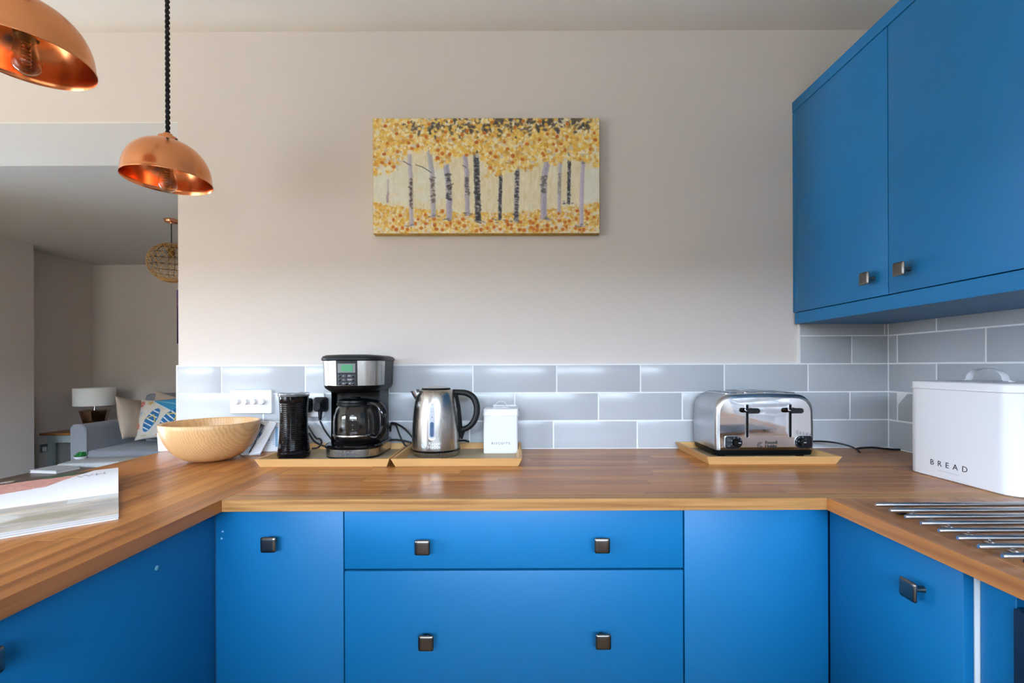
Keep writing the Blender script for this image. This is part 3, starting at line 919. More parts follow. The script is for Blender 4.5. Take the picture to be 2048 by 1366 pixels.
# ================================================================== kettle
kx, ky = (872.3 - PPX) * 1.513 / F_PX, 1.513 - CAM_D
kt = thing('kettle', 'brushed steel kettle with a black handle on the tray', 'kettle', (kx, ky, TB))
prof_k = [(.0793, .0245), (.0795, .03), (.0792, .06), (.0782, .09), (.0765, .12), (.0738, .15), (.0700, .175), (.0655, .195), (.0610, .208), (.0570, .2145)]
def kr(z):
    for (ra, za), (rb, zb) in zip(prof_k, prof_k[1:]):
        if za <= z <= zb:
            return ra + (rb - ra) * (z - za) / (zb - za)
    return prof_k[0][0]
lathe('base', [(0, .0005), (.070, .0005), (.0745, .003), (.0785, .009), (.0793, .0185), (.0785, .0195)], M['steel'], kt, 72)
lathe('base_seal', [(.0785, .0193), (.0800, .0198), (.0800, .0238), (.0785, .0246)], M['gloss_black'], kt, 72)
lathe('body', prof_k + [(.0530, .2165), (.046, .2172)], M['steel'], kt, 96, 60)
ld = lathe('lid', [(.0465, .2165), (.0475, .2185), (.0475, .2205), (.045, .2225), (.0440, .2228)], M['black'], kt, 60)
lathe('lid_plate', [(.0442, .2222), (.040, .2245), (.030, .2275), (.015, .2292), (0, .2297)], M['satin_steel'], ld, 60, 60)
# spout
rings = []
for k, (xo, zz, w, dp) in enumerate(((-.052, .165, .010, .020), (-.066, .180, .015, .024), (-.0765, .197, .019, .027), (-.0835, .2105, .021, .030))):
    rings.append([(xo + dp * .5 * (1 + math.cos(a)) * .9 - (0.002 if abs(a - math.pi) < .1 else 0), w * math.sin(a), zz + .012 * (1 + math.cos(a)) * .4) for a in [2 * math.pi * j / 20 for j in range(20)]])
sp = loft('spout', rings, M['satin_steel'], kt, 60)
# handle: back plate, hoop, switch foot
tube('handle_spine', [(.0575, 0, .214), (.0665, 0, .196), (.0735, 0, .16), (.0775, 0, .12), (.0805, 0, .085), (.0815, 0, .058)], [.0115, .0125, .013, .013, .012, .0085], M['soft_black'], kt, 12, flat=.55, up=(0, 1, 0))
hp = catmull([(.055, 0, .2085), (.074, 0, .2075), (.100, 0, .2045), (.123, 0, .190), (.1345, 0, .163), (.1335, 0, .133), (.122, 0, .106), (.103, 0, .089), (.084, 0, .0835)], 5)
tube('handle', hp, [.0105 + .0022 * math.sin(math.pi * i / (len(hp) - 1)) for i in range(len(hp))], M['soft_black'], kt, 14, flat=.85, up=(0, 1, 0))
tube('handle_tail', [(.088, 0, .083), (.0865, 0, .07), (.0835, 0, .052)], [.010, .006, .0035], M['soft_black'], kt, 10)
tube('switch', catmull([(.078, 0, .046), (.092, 0, .047), (.103, 0, .0445), (.110, 0, .042)], 4), [.006, .0062, .0064, .0066, .0068, .007, .007, .0068, .0066, .0064, .006, .0055, .004], M['soft_black'], kt, 10, flat=.5, up=(0, 1, 0))
def wrap_k(off, z0):
    def fn(c_):
        z = z0 + c_.y
        r_ = kr(z) + off + c_.z
        a = c_.x / .078
        return (r_ * math.sin(a), -r_ * math.cos(a), z)
    return fn
def stadium(w, h, n=10, k=1.0):
    pts = []
    for i in range(n + 1):
        a = math.pi * i / n
        pts.append((w * math.cos(a), h - w + w * math.sin(a)))
    for i in range(n + 1):
        a = math.pi + math.pi * i / n
        pts.append((w * math.cos(a), -(h - w) + w * math.sin(a)))
    return pts
def wrapped_plate(name, outline, z0, off, thick, material, parent):
    fn = wrap_k(off, z0)
    n = len(outline)
    rows = []
    for sc_ in (1.0, .66, .33):
        rows.append([Vector(fn(Vector((x * sc_, y * (sc_ if sc_ == 1 else (1 - (1 - sc_) * .9)), thick)))) for x, y in outline])
    bm = bmesh.new()
    vs0 = [bm.verts.new(fn(Vector((x, y, -.001)))) for x, y in outline]
    # strips across so the plate follows the curve
    top = [bm.verts.new(fn(Vector((x, y, thick)))) for x, y in outline]
    for i in range(n):
        j = (i + 1) % n
        bm.faces.new((vs0[i], vs0[j], top[j], top[i]))
    h_ = n // 2
    for i in range(h_ - 1):
        a_, b_2, c_2, d_2 = top[i], top[i + 1], top[n - 1 - (i + 1)], top[n - 1 - i]
        if len({a_, b_2, c_2, d_2}) == 4:
            bm.faces.new((a_, b_2, c_2, d_2))
    return bm_obj(name, bm, material, parent, 50)
def stadium_lr(w, h, n=12):
    """outline ordered so that index i and n-1-i are left-right twins"""
    L = []
    for i in range(n + 1):
        a = math.pi / 2 - math.pi / 2 * i / n
        L.append((w * math.cos(a), h - w + w * math.sin(a)))
    for i in range(1, 8):
        L.append((w, (h - w) * (1 - 2 * i / 8)))
    for i in range(n + 1):
        a = -math.pi / 2 * i / n
        L.append((w * math.cos(a), -(h - w) + w * math.sin(a)))
    return L + [(-x, y) for x, y in L[::-1]]
gz = .1205
g = wrapped_plate('water_gauge', stadium_lr(.0118, .0595), gz, 0, .0012, M['satin_steel'], kt)
wrapped_plate('gauge_window', stadium_lr(.0088, .0560), gz, 0, .0018, M['gauge'], g)
wrapped_plate('water_level', stadium_lr(.0058, .0235), gz - .026, 0, .0022, M['water'], g)
for dz in (.012, -.016, -.042):
    wrapped_plate('gauge_dot', stadium_lr(.0015, .00151, 4), gz + dz, 0, .0026, M['print_dark'], g)
for s_, z_, sz in (('1.7', .158, .009), ('MAX', .150, .0055), ('1', .139, .007)):
    link('gauge_mark', text_mesh(s_, sz, .0002, 1, wrap_k(.0022, z_)), M['print_grey'], g)
link('logo', text_mesh('Russell', .0135, .0002, 1.0, lambda c_: wrap_k(.0005, .0495)(Vector((c_.x + .008, c_.y, c_.z)))), M['print_white'], kt)
link('logo', text_mesh('Hobbs', .0150, .0002, 1.0, lambda c_: wrap_k(.0005, .0385)(Vector((c_.x + .006, c_.y, c_.z)))), M['print_white'], kt)
bm = bmesh.new()
for r_ in (.0085, .0058, .0030):
    pts = [wrap_k(.0006, .044)(Vector((-.0265 + r_ * math.cos(R(a)), r_ * math.sin(R(a)), 0))) for a in range(40, 330, 15)]
    add_tube(bm, pts, .0007, 5)
bm_obj('logo_swirl', bm, M['print_white'], kt, 50)

# ================================================================== biscuit tin
tz = thing('biscuit_tin', 'small white square tin lettered BISCUITS on the tray', 'tin', ((1002 - PPX) * 1.59 / F_PX, 1.595 - CAM_D - .018, TB))
hw = .0578
def rr_rings(spec, r, cx=0, cy=0, seg=5):
    return [[(x + cx, y + cy, z) for x, y in rrect(-a, a, -b, b, max(.0005, r + dr), seg)] for a, b, z, dr in spec]
loft('body', rr_rings([(hw - .001, hw - .011, .0005, 0), (hw, hw - .010, .002, 0), (hw, hw - .010, .128, 0)], .006), M['enamel'], tz)
ldt = loft('lid', rr_rings([(hw + .0012, hw - .0088, .1265, 0), (hw + .0018, hw - .0082, .1285, 0), (hw + .0012, hw - .0088, .1300, 0), (hw + .0010, hw - .009, .1480, 0), (hw - .002, hw - .012, .1505, 0)], .006), M['enamel'], tz)
tube('lid_handle', catmull([(-.022, -.004, .150), (-.019, -.004, .160), (-.011, -.004, .169), (0, -.004, .172), (.011, -.004, .169), (.019, -.004, .160), (.022, -.004, .150)], 4), .0013, M['enamel'], ldt, 7)
box('handle_bracket', -.028, .028, -.008, 0, .1500, .1522, M['enamel'], ldt, .0005)
for s in (-1, 1):
    tube('clasp', [(s * (hw + .0005), -.012, .136), (s * (hw + .0036), -.012, .132), (s * (hw + .0036), -.012, .124), (s * (hw + .0005), -.012, .121)], .0012, M['enamel'], tz, 6)
    tube('clasp', [(s * (hw + .0005), .012, .136), (s * (hw + .0036), .012, .132), (s * (hw + .0036), .012, .124), (s * (hw + .0005), .012, .121)], .0012, M['enamel'], tz, 6)
box('hinge', -.03, hw - .004, hw - .0105, hw - .006, .146, .156, M['enamel'], tz, .001)
link('lettering', text_mesh('BISCUITS', .0105, .0002, 1.55, lambda c_: (c_.x, -(hw - .010) - .0003 - c_.z, .034 + c_.y)), M['print_dark'], tz)

# ================================================================== milk frother
frx, frd = (587.5 - PPX) * 1.470 / F_PX, 1.470
fr = thing('milk_frother', 'black waisted milk frother with a clear lid on the tray', 'frother', (frx, frd - CAM_D, TB))
def fr_r(z):
    t = z / .205
    return .0415 + .0062 * (2 * abs(t - .56)) ** 2.0 * (1.25 if t < .56 else .75)
lathe('base', [(0, .0005), (.0415, .0005), (.0465, .004), (fr_r(.018) + .0012, .012), (fr_r(.02) + .0012, .020), (fr_r(.022) - .0003, .0215)], M['gloss_black'], fr, 64)
pf = [(fr_r(.0215) - .0008, .0215)]
z = .024
while z < .178:
    r_ = fr_r(z)
    pf += [(r_ - .0007, z), (r_ + .0002, z + .0012), (r_ + .0002, z + .0046), (r_ - .0007, z + .0058)]
    z += .0062
pf += [(fr_r(.185), .181), (fr_r(.198) - .0002, .1985), (fr_r(.198) - .004, .199)]
lathe('body', pf, M['gloss_black'], fr, 64, 30)
lathe('lid', [(0, .1985), (.044, .1985), (.0468, .2005), (.0472, .2065), (.0465, .2095), (.043, .2105), (.040, .2085), (0, .2085)], M['clear_plastic'], fr, 64, 40)
lathe('lid_seal', [(.030, .1993), (.0435, .1993), (.0435, .2015), (.030, .2015)], M['dark_grey'], fr, 48)
ab = math.atan2(frd, -frx) - R(90) - R(8)
bt = lathe('power_button', [(0, 0), (.0078, 0), (.0078, .0016), (.006, .0024), (0, .0026)], M['dark_grey'], fr, 24, 40, (.0458 * math.sin(ab + .0), -.0458 * math.cos(ab), .044))
bt.rotation_euler = (R(90), 0, ab)
link('power_mark', text_mesh('O', .006, .0002, 1, lambda c_: (c_.x, c_.y, .0028 + c_.z)), M['print_grey'], bt)

# ================================================================== coffee maker
cmx = -0.5345
cm = thing('coffee_maker', 'black and steel filter coffee maker with a green display', 'coffee maker', (cmx, 1.53 - CAM_D, TB))
def dshape(hw_, front, back, n=26, corner=.018, sq=2.6):
    """outline with a bowed front (-y) and a flat back with rounded corners"""
    pts = []
    for k in range(n + 1):
        a = math.pi + math.pi * k / n
        cx_, sy_ = math.cos(a), math.sin(a)
        pts.append((hw_ * math.copysign(abs(cx_) ** (2 / sq), cx_), -.02 + (front - .02) * -abs(sy_) ** (2 / sq)))
    for cx_, a0 in ((hw_ - corner, 0), (-hw_ + corner, 90)):
        for k in range(6):
            a = R(a0 + 90 * k / 5)
            pts.append((cx_ + corner * math.cos(a), back - corner + corner * math.sin(a)))
    return pts
def dl(name, spec, material, parent, **kw):
    return loft(name, [[(x, y, z_) for x, y in dshape(a, f, b, **kw)] for a, f, b, z_ in spec], material, parent, 35)
BK = .098
dl('foot', [(.084, .092, BK, .0005), (.088, .096, BK, .004), (.088, .096, BK, .0075)], M['black'], cm)
dl('base_band', [(.0885, .0965, BK, .0075), (.0890, .097, BK, .031)], M['steel'], cm)
hp_ = dl('base_top', [(.0900, .098, BK, .031), (.092, .100, BK, .034), (.092, .100, BK, .039), (.088, .096, BK, .043), (.070, .08, BK - .01, .0445)], M['gloss_black'], cm)
lathe('hot_plate', [(0, .0445), (.066, .0445), (.067, .047), (.062, .0485), (0, .0485)], M['black'], cm, 48, 40, (0, -.022, 0))
dl('column', [(.082, -.012, BK, .043), (.080, -.020, BK, .19), (.082, -.020, BK, .235)], M['black'], cm, sq=8, corner=.02)
dl('head_underside', [(.060, .060, BK, .208), (.078, .078, BK, .213), (.092, .094, BK, .224), (.0955, .0975, BK, .2335)], M['black'], cm)
dl('head_band', [(.0955, .0975, BK - .016, .2335), (.0985, .100, BK - .016, .312)], M['steel'], cm)
dl('head_back', [(.0955, -.07, BK, .2335), (.0985, -.07, BK, .312)], M['black'], cm, sq=6)
dl('lid', [(.0985, .100, BK, .312), (.1025, .1045, BK + .001, .3155), (.1025, .1045, BK + .001, .320), (.099, .101, BK - .003, .3265), (.088, .090, BK - .012, .331), (.05, .05, BK - .05, .3335)], M['soft_black'], cm)
# control panel, following the bow of the front
def front_y(x, z_):
    hw_ = .0955 + (.0985 - .0955) * (z_ - .2335) / .0785
    fr_ = .0975 + .0025 * (z_ - .2335) / .0785
    cx_ = min(.999, abs(x) / hw_) ** (2.6 / 2)
    s_ = math.sqrt(1 - cx_ * cx_)
    return -.02 - (fr_ - .02) * s_ ** (2 / 2.6)
def front_plate(name, x0, x1, z0, z1, off, material, parent, n=8):
    bm = bmesh.new()
    rows = []
    for o_ in (.001, -off):
        for z_ in (z0, z1):
            rows.append([bm.verts.new((x0 + (x1 - x0) * k / n, front_y(x0 + (x1 - x0) * k / n, z_) + o_, z_)) for k in range(n + 1)])
    b0, b1, f0, f1 = rows
    for k in range(n):
        bm.faces.new((f0[k], f0[k + 1], f1[k + 1], f1[k]))
        bm.faces.new((b0[k], f0[k], f0[k + 1], b0[k + 1])) if False else None
        bm.faces.new((f1[k], f1[k + 1], b1[k + 1], b1[k]))
        bm.faces.new((b0[k], b0[k + 1], f0[k + 1], f0[k]))
    bm.faces.new((b0[0], f0[0], f1[0], b1[0])); bm.faces.new((b0[n], b1[n], f1[n], f0[n]))
    return bm_obj(name, bm, material, parent)
pn = front_plate('control_panel', -.0335, .0335, .2340, .3120, .0012, M['soft_black'], cm)
front_plate('display_surround', -.0275, .0275, .2745, .3035, .0020, M['lcd_frame'], pn)
front_plate('display', -.0165, .0195, .2790, .2995, .0027, M['lcd'], pn)
for r_ in range(3):
    zc = .2645 - r_ * .0118
    for s in (-1, 1):
        front_plate('button_row', s * .0145 - .0130, s * .0145 + .0130, zc - .0048, zc + .0048, .0019, M['dark_grey'], pn, 4)
        bb = lathe('button', [(0, 0), (.0043, 0), (.0043, .0015), (.003, .0022), (0, .0023)], M['gloss_black'], pn, 14, 40, (s * .0210, front_y(.02, zc) - .0017, zc))
        bb.rotation_euler = (R(90), 0, 0)
        link('button_mark', text_mesh([['1', 'SET'], ['o', 'PROG'], ['on', 'off']][r_][0 if s < 0 else 1], .0052, .0002, 1, lambda c_: (s * .0095 + c_.x, front_y(.0095, zc) - .0022 - c_.z, zc + c_.y)), M['print_white'], pn)
bb = lathe('button', [(0, 0), (.0055, 0), (.0055, .0018), (.004, .0026), (0, .0027)], M['gloss_black'], pn, 16, 40, (0, front_y(0, .241) - .0019, .241)); bb.rotation_euler = (R(90), 0, 0)
def base_wrap(x0_, z0_):
    def fn(c_):
        x = x0_ + c_.x
        cx_ = min(.99, abs(x) / .0888) ** 1.3
        y = -.02 - (.0968 - .02) * math.sqrt(1 - cx_ * cx_) ** (2 / 2.6)
        return (x, y - .0004 - c_.z, z0_ + c_.y)
    return fn
link('logo', text_mesh('Russell', .0115, .0002, 1, base_wrap(.006, .0235)), M['print_grey'], cm)
link('logo', text_mesh('Hobbs', .0125, .0002, 1, base_wrap(.006, .0140)), M['print_grey'], cm)
bm = bmesh.new()
for r_ in (.0068, .0045, .0022):
    add_tube(bm, [base_wrap(-.022, .0190)(Vector((r_ * math.cos(R(a)), r_ * math.sin(R(a)), 0))) for a in range(40, 330, 15)], .0006, 5)
bm_obj('logo_swirl', bm, M['print_grey'], cm, 50)

# glass carafe standing on the hot plate
ca = thing('glass_carafe', 'glass coffee carafe with a black handle inside the coffee maker', 'carafe', (cmx, 1.53 - CAM_D - .024, TB + .0488))
lathe('glass_jug', [(0, .0003), (.056, .0003), (.0625, .004), (.0665, .014), (.0685, .035), (.0685, .065), (.0665, .09), (.060, .108), (.0535, .117), (.051, .122), (.0535, .126), (.0515, .127), (.0490, .122), (.0515, .1165), (.058, .1075), (.0645, .0895), (.0667, .065), (.0667, .035), (.0645, .015), (.0605, .006), (.055, .0022), (0, .0022)], M['glass'], ca, 64, 50)
bd = lathe('steel_band', [(.0690, .0195), (.0697, .0205), (.0697, .0255), (.0690, .0265)], M['steel'], ca, 64)
lathe('collar', [(.0555, .1185), (.0575, .1195), (.0575, .1270), (.0545, .1285)], M['black'], ca, 48)
lathe('carafe_lid', [(.0545, .1275), (.0560, .1290), (.0550, .1350), (.040, .1385), (.018, .1395), (.016, .1445), (0, .1450)], M['black'], ca, 48)
ah = R(26)
hd_ = catmull([(.052, 0, .1235), (.072, 0, .1285), (.100, 0, .1225), (.1165, 0, .103), (.119, 0, .070), (.115, 0, .036), (.098, 0, .0165), (.0705, 0, .0195)], 5)
hd_ = [Vector((p_.x * math.cos(ah) + 0, -p_.x * math.sin(ah), p_.z)) for p_ in hd_]
tube('handle', hd_, [.0095 + .0045 * math.sin(math.pi * min(1, i / (len(hd_) - 1))) for i in range(len(hd_))], M['gloss_black'], ca, 14, flat=.85, up=(math.sin(ah), math.cos(ah), 0))
box('handle_root', .052, .070, -.0265, -.0095, .1180, .1290, M['black'], ca, .002, 2)
for i_, (s_, z_) in enumerate((('10', .090), ('8', .075), ('6', .060), ('4', .045))):
    link('cup_mark', text_mesh(s_ + ' -', .007, .0001, 1, lambda c_: ((.0692) * math.sin(c_.x / .0692 + .25), -(.0692) * math.cos(c_.x / .0692 + .25), z_ + c_.y)), M['print_white'], ca)

# ================================================================== toaster
tod = 1.436
tX0, tX1 = (1431.5 - PPX) * tod / F_PX, (1629 - PPX) * tod / F_PX
to = thing('toaster', 'chrome four-slice toaster with two black levers', 'toaster', ((tX0 + tX1) / 2, tod - CAM_D, TB))
tw, td, tzt = (tX1 - tX0) / 2, .190, .2020
zb_ = .026
def tprof(ins, topdrop=0, seg=9):
    """front outline: square foot, bowed sides, generous top corners"""
    r = .052 - ins * .6
    w_, t_ = tw - ins, tzt - ins - topdrop
    pts = [(-w_, zb_), (w_, zb_)]
    for k in range(1, 5):
        f_ = k / 5
        pts.append((w_ + .0015 * math.sin(f_ * math.pi), zb_ + (t_ - r - zb_) * f_))
    for cx_, a0 in ((w_ - r, 0), (-w_ + r, 90)):
        for k in range(seg + 1):
            a = R(a0 + 90 * k / seg)
            pts.append((cx_ + r * math.cos(a), t_ - r + r * math.sin(a) + .002 * 0))
        if a0 == 0:
            for k in range(1, 6):
                f_ = k / 6
                pts.append((w_ - r - 2 * (w_ - r) * f_, t_ + .0035 * math.sin(f_ * math.pi)))
    for k in range(4, 0, -1):
        f_ = k / 5
        pts.append((-w_ - .0015 * math.sin(f_ * math.pi), zb_ + (t_ - r - zb_) * f_))
    return pts
rings = []
for y_, ins in ((.000, .0135), (.0010, .0090), (.0035, .0050), (.0075, .0020), (.013, .0004), (.019, 0), (td * .5, 0), (td - .012, 0), (td - .004, .003), (td, .009)):
    rings.append([(x, y_, z_) for x, z_ in tprof(ins)])
bm = bmesh.new()
vs = [[bm.verts.new(p_) for p_ in r_] for r_ in rings]
for a_, b_2 in zip(vs, vs[1:]):
    for i in range(len(a_)):
        j = (i + 1) % len(a_)
        bm.faces.new((a_[i], a_[j], b_2[j], b_2[i]))
bm.faces.new(vs[-1])
bm_obj('housing', bm, M['satin_steel'], to, 60)
# front face: gently domed sheet
outl = tprof(.0135)
bm = bmesh.new()
cxz = (0, (zb_ + tzt) / 2)
lev = []
for s_ in (1, .85, .65, .42, .2):
    lev.append([bm.verts.new((cxz[0] + (x - cxz[0]) * s_, -.0042 * (1 - s_ ** 2.2), cxz[1] + (z_ - cxz[1]) * s_)) for x, z_ in outl])
for a_, b_2 in zip(lev, lev[1:]):
    for i in range(len(a_)):
        j = (i + 1) % len(a_)
        bm.faces.new((a_[i], a_[j], b_2[j], b_2[i]))
cv_ = bm.verts.new((cxz[0], -.0042, cxz[1]))
for i in range(len(lev[-1])):
    bm.faces.new((lev[-1][i], lev[-1][(i + 1) % len(lev[-1])], cv_))
bm_obj('front_plate', bm, M['chrome'], to, 70)
loft('base', [[(x, y, z_) for x, y in rrect(-tw + i_, tw - i_, .004 + i_, td - .006 - i_, .014, 5)] for i_, z_ in ((.010, .0070), (.002, .010), (.0, .018), (.0, .0265))], M['black'], to, 35)
for sx in (-1, 1):
    for yy in (.03, td - .035):
        box('foot', sx * (tw - .03) - .009, sx * (tw - .03) + .009, yy - .009, yy + .009, .0003, .0085, M['black'], to, .001)
for i_ in range(4):
    xc = -tw + .062 + i_ * (2 * tw - .124) / 3
    f_ = (xc + tw - .052) / (2 * tw - .104)
    zt = tzt + .0035 * math.sin(math.pi * max(0, min(1, f_)))
    s_ = loft('slot_rim', [[(x, y, z_) for x, y in rrect(xc - .021 + k, xc + .021 - k, .028 + k, td - .026 - k, .006, 4)] for k, z_ in ((0, zt - .006), (0, zt + .0015), (.002, zt + .0035), (.005, zt + .0035), (.006, zt + .001))], M['satin_steel'], to, 35)
    box('bread_slot', xc - .0155, xc + .0155, .0335, td - .0315, zt - .003, zt + .0022, M['black'], s_)
    for yy in (.07, .12):
        box('slot_guide', xc - .0155, xc + .0155, yy - .0012, yy + .0012, zt, zt + .0034, M['satin_steel'], s_)
def front_sheet_y(x, z_):
    q = max(abs(x) / (tw - .0135), abs(z_ - cxz[1]) / ((tzt - zb_) / 2 - .006))
    return -.0042 * (1 - min(1, q) ** 2.2)
tpx = lambda px: (px - PPX) * tod / F_PX - (tX0 + tX1) / 2
tpz = lambda py: CAM_Z - (py - PPY) * tod / F_PX - TB
for k_, px in enumerate((1492.5, 1578.5)):
    x = tpx(px)
    z0_, z1_ = tpz(876), tpz(811)
    y_ = front_sheet_y(x, (z0_ + z1_) / 2) - .0004
    rm = loft('lever_slot_rim', [[(x + a, yy, b) for a, b in rrect(-.0050 + i_, .0050 - i_, z0_ - .002 + i_, z1_ + .002 - i_, .004 - i_, 4)] for yy, i_ in ((.004, 0), (y_ - .0008, 0), (y_ - .0012, .0006), (y_ - .0006, .0012))], M['satin_steel'], to, 40)
    loft('lever_slot', [[(x + a, yy, b) for a, b in rrect(-.0037, .0037, z0_, z1_, .0036, 4)] for yy in (.003, y_ - .0014)], M['black'], rm, 40)
    lx, lz = tpx(1497 if k_ == 0 else 1583) , tpz(822)
    lv = loft('lever', [[(lx + a * s2 , yy, lz + b * s2) for a, b in rrect(-.0225, .0225, -.0082, .0082, .0080, 5)] for yy, s2 in ((y_ - .002, .55), (y_ - .009, .8), (y_ - .014, 1), (y_ - .022, 1), (y_ - .025, .85))], M['gloss_black'], to, 40)
for s, px, py in ((-1, 1466, 886), (1, 1605, 885.5)):
    x, z_ = tpx(px), tpz(py)
    y_ = front_sheet_y(x, z_)
    wq, hq = .0285, .0205
    def dctl(k):
        o_ = []
        for a in range(-90, 91, 15):        # round end
            o_.append((wq - hq + (hq - k) * math.cos(R(a)), (hq - k) * math.sin(R(a))))
        rr_ = .007
        for a in range(90, 181, 30):
            o_.append((-wq + k + rr_ + rr_ * math.cos(R(a)), hq - k - rr_ + rr_ * math.sin(R(a))))
        for a in range(180, 271, 30):
            o_.append((-wq + k + rr_ + rr_ * math.cos(R(a)), -hq + k + rr_ + rr_ * math.sin(R(a))))
        return [(-s * p_[0], p_[1]) for p_ in o_]
    pl = loft('control_rim', [[(x + a, yy, z_ + b) for a, b in dctl(k)] for yy, k in ((.006, 0), (y_ - .0012, 0), (y_ - .0016, .001))], M['satin_steel'], to, 40)
    loft('control_plate', [[(x + a, yy, z_ + b) for a, b in dctl(k)] for yy, k in ((.005, .0012), (y_ - .0020, .0012), (y_ - .0024, .002))], M['soft_black'], pl, 40)
    dx_ = x - s * .0075
    dial = lathe('dial', [(0, 0), (.0122, 0), (.0118, .010), (.0105, .012), (0, .0125)], M['gloss_black'], to, 28, 40, (dx_, y_ - .0022, z_)); dial.rotation_euler = (R(90), 0, 0)
    box('dial_pointer', .001, .009, -.0008, .0008, .0122, .0131, M['print_white'], dial)
    for n_, a in enumerate((200, 160, 115, 70, 25)):
        link('dial_number', text_mesh(str(n_ + 1), .0052, .0001, 1, lambda c_: (dx_ + .0160 * math.cos(R(a)) + c_.x, y_ - .0027 - c_.z, z_ + .0160 * math.sin(R(a)) + c_.y)), M['print_white'], pl)
    if s < 0:
        for dz_ in (.0085, -.0085):
            b_3 = lathe('push_button', [(0, 0), (.0062, 0), (.0062, .001), (.0054, .0016), (.0045, .0010), (0, .0010)], M['dark_grey'], to, 20, 40, (x - .0165, y_ - .0023, z_ + dz_)); b_3.rotation_euler = (R(90), 0, 0)
fy = lambda x, z_: front_sheet_y(x, z_) - .0004
link('logo', text_mesh('Russell', .0140, .0004, 1, lambda c_: (tpx(1541) + c_.x, fy(tpx(1541), tpz(886)) - c_.z - .0006, tpz(886.5) + c_.y)), M['print_dark'], to)
link('logo', text_mesh('Hobbs', .0140, .0004, 1, lambda c_: (tpx(1541) + c_.x, fy(tpx(1541), tpz(890)) - c_.z - .0008, tpz(894) + c_.y)), M['print_dark'], to)
bm = bmesh.new()
for r_ in (.0085, .0056, .0028):
    add_tube(bm, [(tpx(1519) + r_ * math.cos(R(a)), fy(tpx(1519), tpz(891)) - .0004, tpz(891) + r_ * math.sin(R(a))) for a in range(40, 330, 15)], .0007, 5)
bm_obj('logo_swirl', bm, M['print_dark'], to, 50)

# ================================================================== bread bin
bx0, bx1 = 1.109, 1.330
by1, by0 = 1.2975 - CAM_D, 1.012 - CAM_D
bb = thing('bread_bin', 'large white enamel bin lettered BREAD on the right worktop', 'bread bin', ((bx0 + bx1) / 2, (by0 + by1) / 2, TOP))
ha, hb = (bx1 - bx0) / 2, (by1 - by0) / 2
loft('body', rr_rings([(ha - .002, hb - .002, .0008, -.002), (ha, hb, .003, 0), (ha, hb, .236, 0)], .036, seg=9), M['enamel'], bb)
lb = loft('lid', rr_rings([(ha + .0012, hb + .0012, .2335, 0), (ha + .0026, hb + .0026, .2348, 0), (ha + .0026, hb + .0026, .2362, 0), (ha + .0016, hb + .0016, .2372, 0), (ha + .0016, hb + .0016, .2515, 0), (ha - .001, hb - .001, .2545, 0), (ha - .006, hb - .006, .2552, 0), (.03, .03, .2555, -.02)], .037, seg=9), M['enamel'], bb)
hy = 1.18 - CAM_D - (by0 + by1) / 2
arc = [(0, hy + .060, .2562), (0, hy + .050, .2566)] + [(0, hy + .046 * math.cos(R(a)), .2566 + .0325 * math.sin(R(a)) ** .8) for a in range(5, 176, 10)] + [(0, hy - .050, .2566), (0, hy - .060, .2562)]
tube('lid_handle', arc, .010, M['enamel'], lb, 8, flat=.10, up=(1, 0, 0))
for s in (-1, 1):
    lathe('rivet', [(.0035, 0), (.003, .0018), (0, .0024)], M['enamel'], lb, 12, 40, (0, hy + s * .056, .2572))
def bread_fn(c_):
    y = P(1895, 930, 1.17).y - (by0 + by1) / 2
    return (-ha - .0003 - c_.z, y - c_.x, .0385 + c_.y)
link('lettering', text_mesh('BREAD', .0205, .0002, 1.95, bread_fn), M['print_dark'], bb)
yl = bread_fn(Vector((0, 0, 0)))[1]
box('lettering_rule', -ha - .0005, -ha + .0002, yl - .03, yl + .03, .0205, .0211, M['gauge'], bb)

# ================================================================== steel trivet
tv = thing('pan_trivet', 'steel rod trivet lying on the right worktop', 'trivet', (0, 0, TOP))
ends = [(1751, 1009.5), (1780, 1021), (1810, 1033.5), (1842, 1046.5), (1877.5, 1061), (1915, 1076), (1956.5, 1093), (2004.5, 1112)]
ZR = .0148
for k_, (px, py) in enumerate(ends):
    d_ = (CAM_Z - TOP - ZR) * F_PX / (py - PPY - 3.2 * (px - PPX) / 910 * 0 + (px - PPX) * math.tan(ROLL))
    p_ = P(px, py, d_)
    pts = [(p_.x, p_.y, ZR), (p_.x + .003, p_.y, ZR), (p_.x + .39, p_.y, ZR), (p_.x + .393, p_.y, ZR)]
    tube('rod', pts, [.0028, .0045, .0045, .0028], M['satin_steel'], tv, 12)
    if k_ == 0: ya_ = p_.y; xa_ = p_.x
    yb_ = p_.y
for xo in (.045, .34):
    tube('cross_bar', [(xa_ + xo, ya_ + .004, ZR - .0078), (xa_ + xo, yb_ - .004, ZR - .0078)], .0034, M['satin_steel'], tv, 10)
    for yy in (ya_ - .012, yb_ + .004):
        box('rubber_foot', xa_ + xo - .012, xa_ + xo + .012, yy - .007, yy + .007, .0003, ZR - .0045, M['soft_black'], tv, .001)

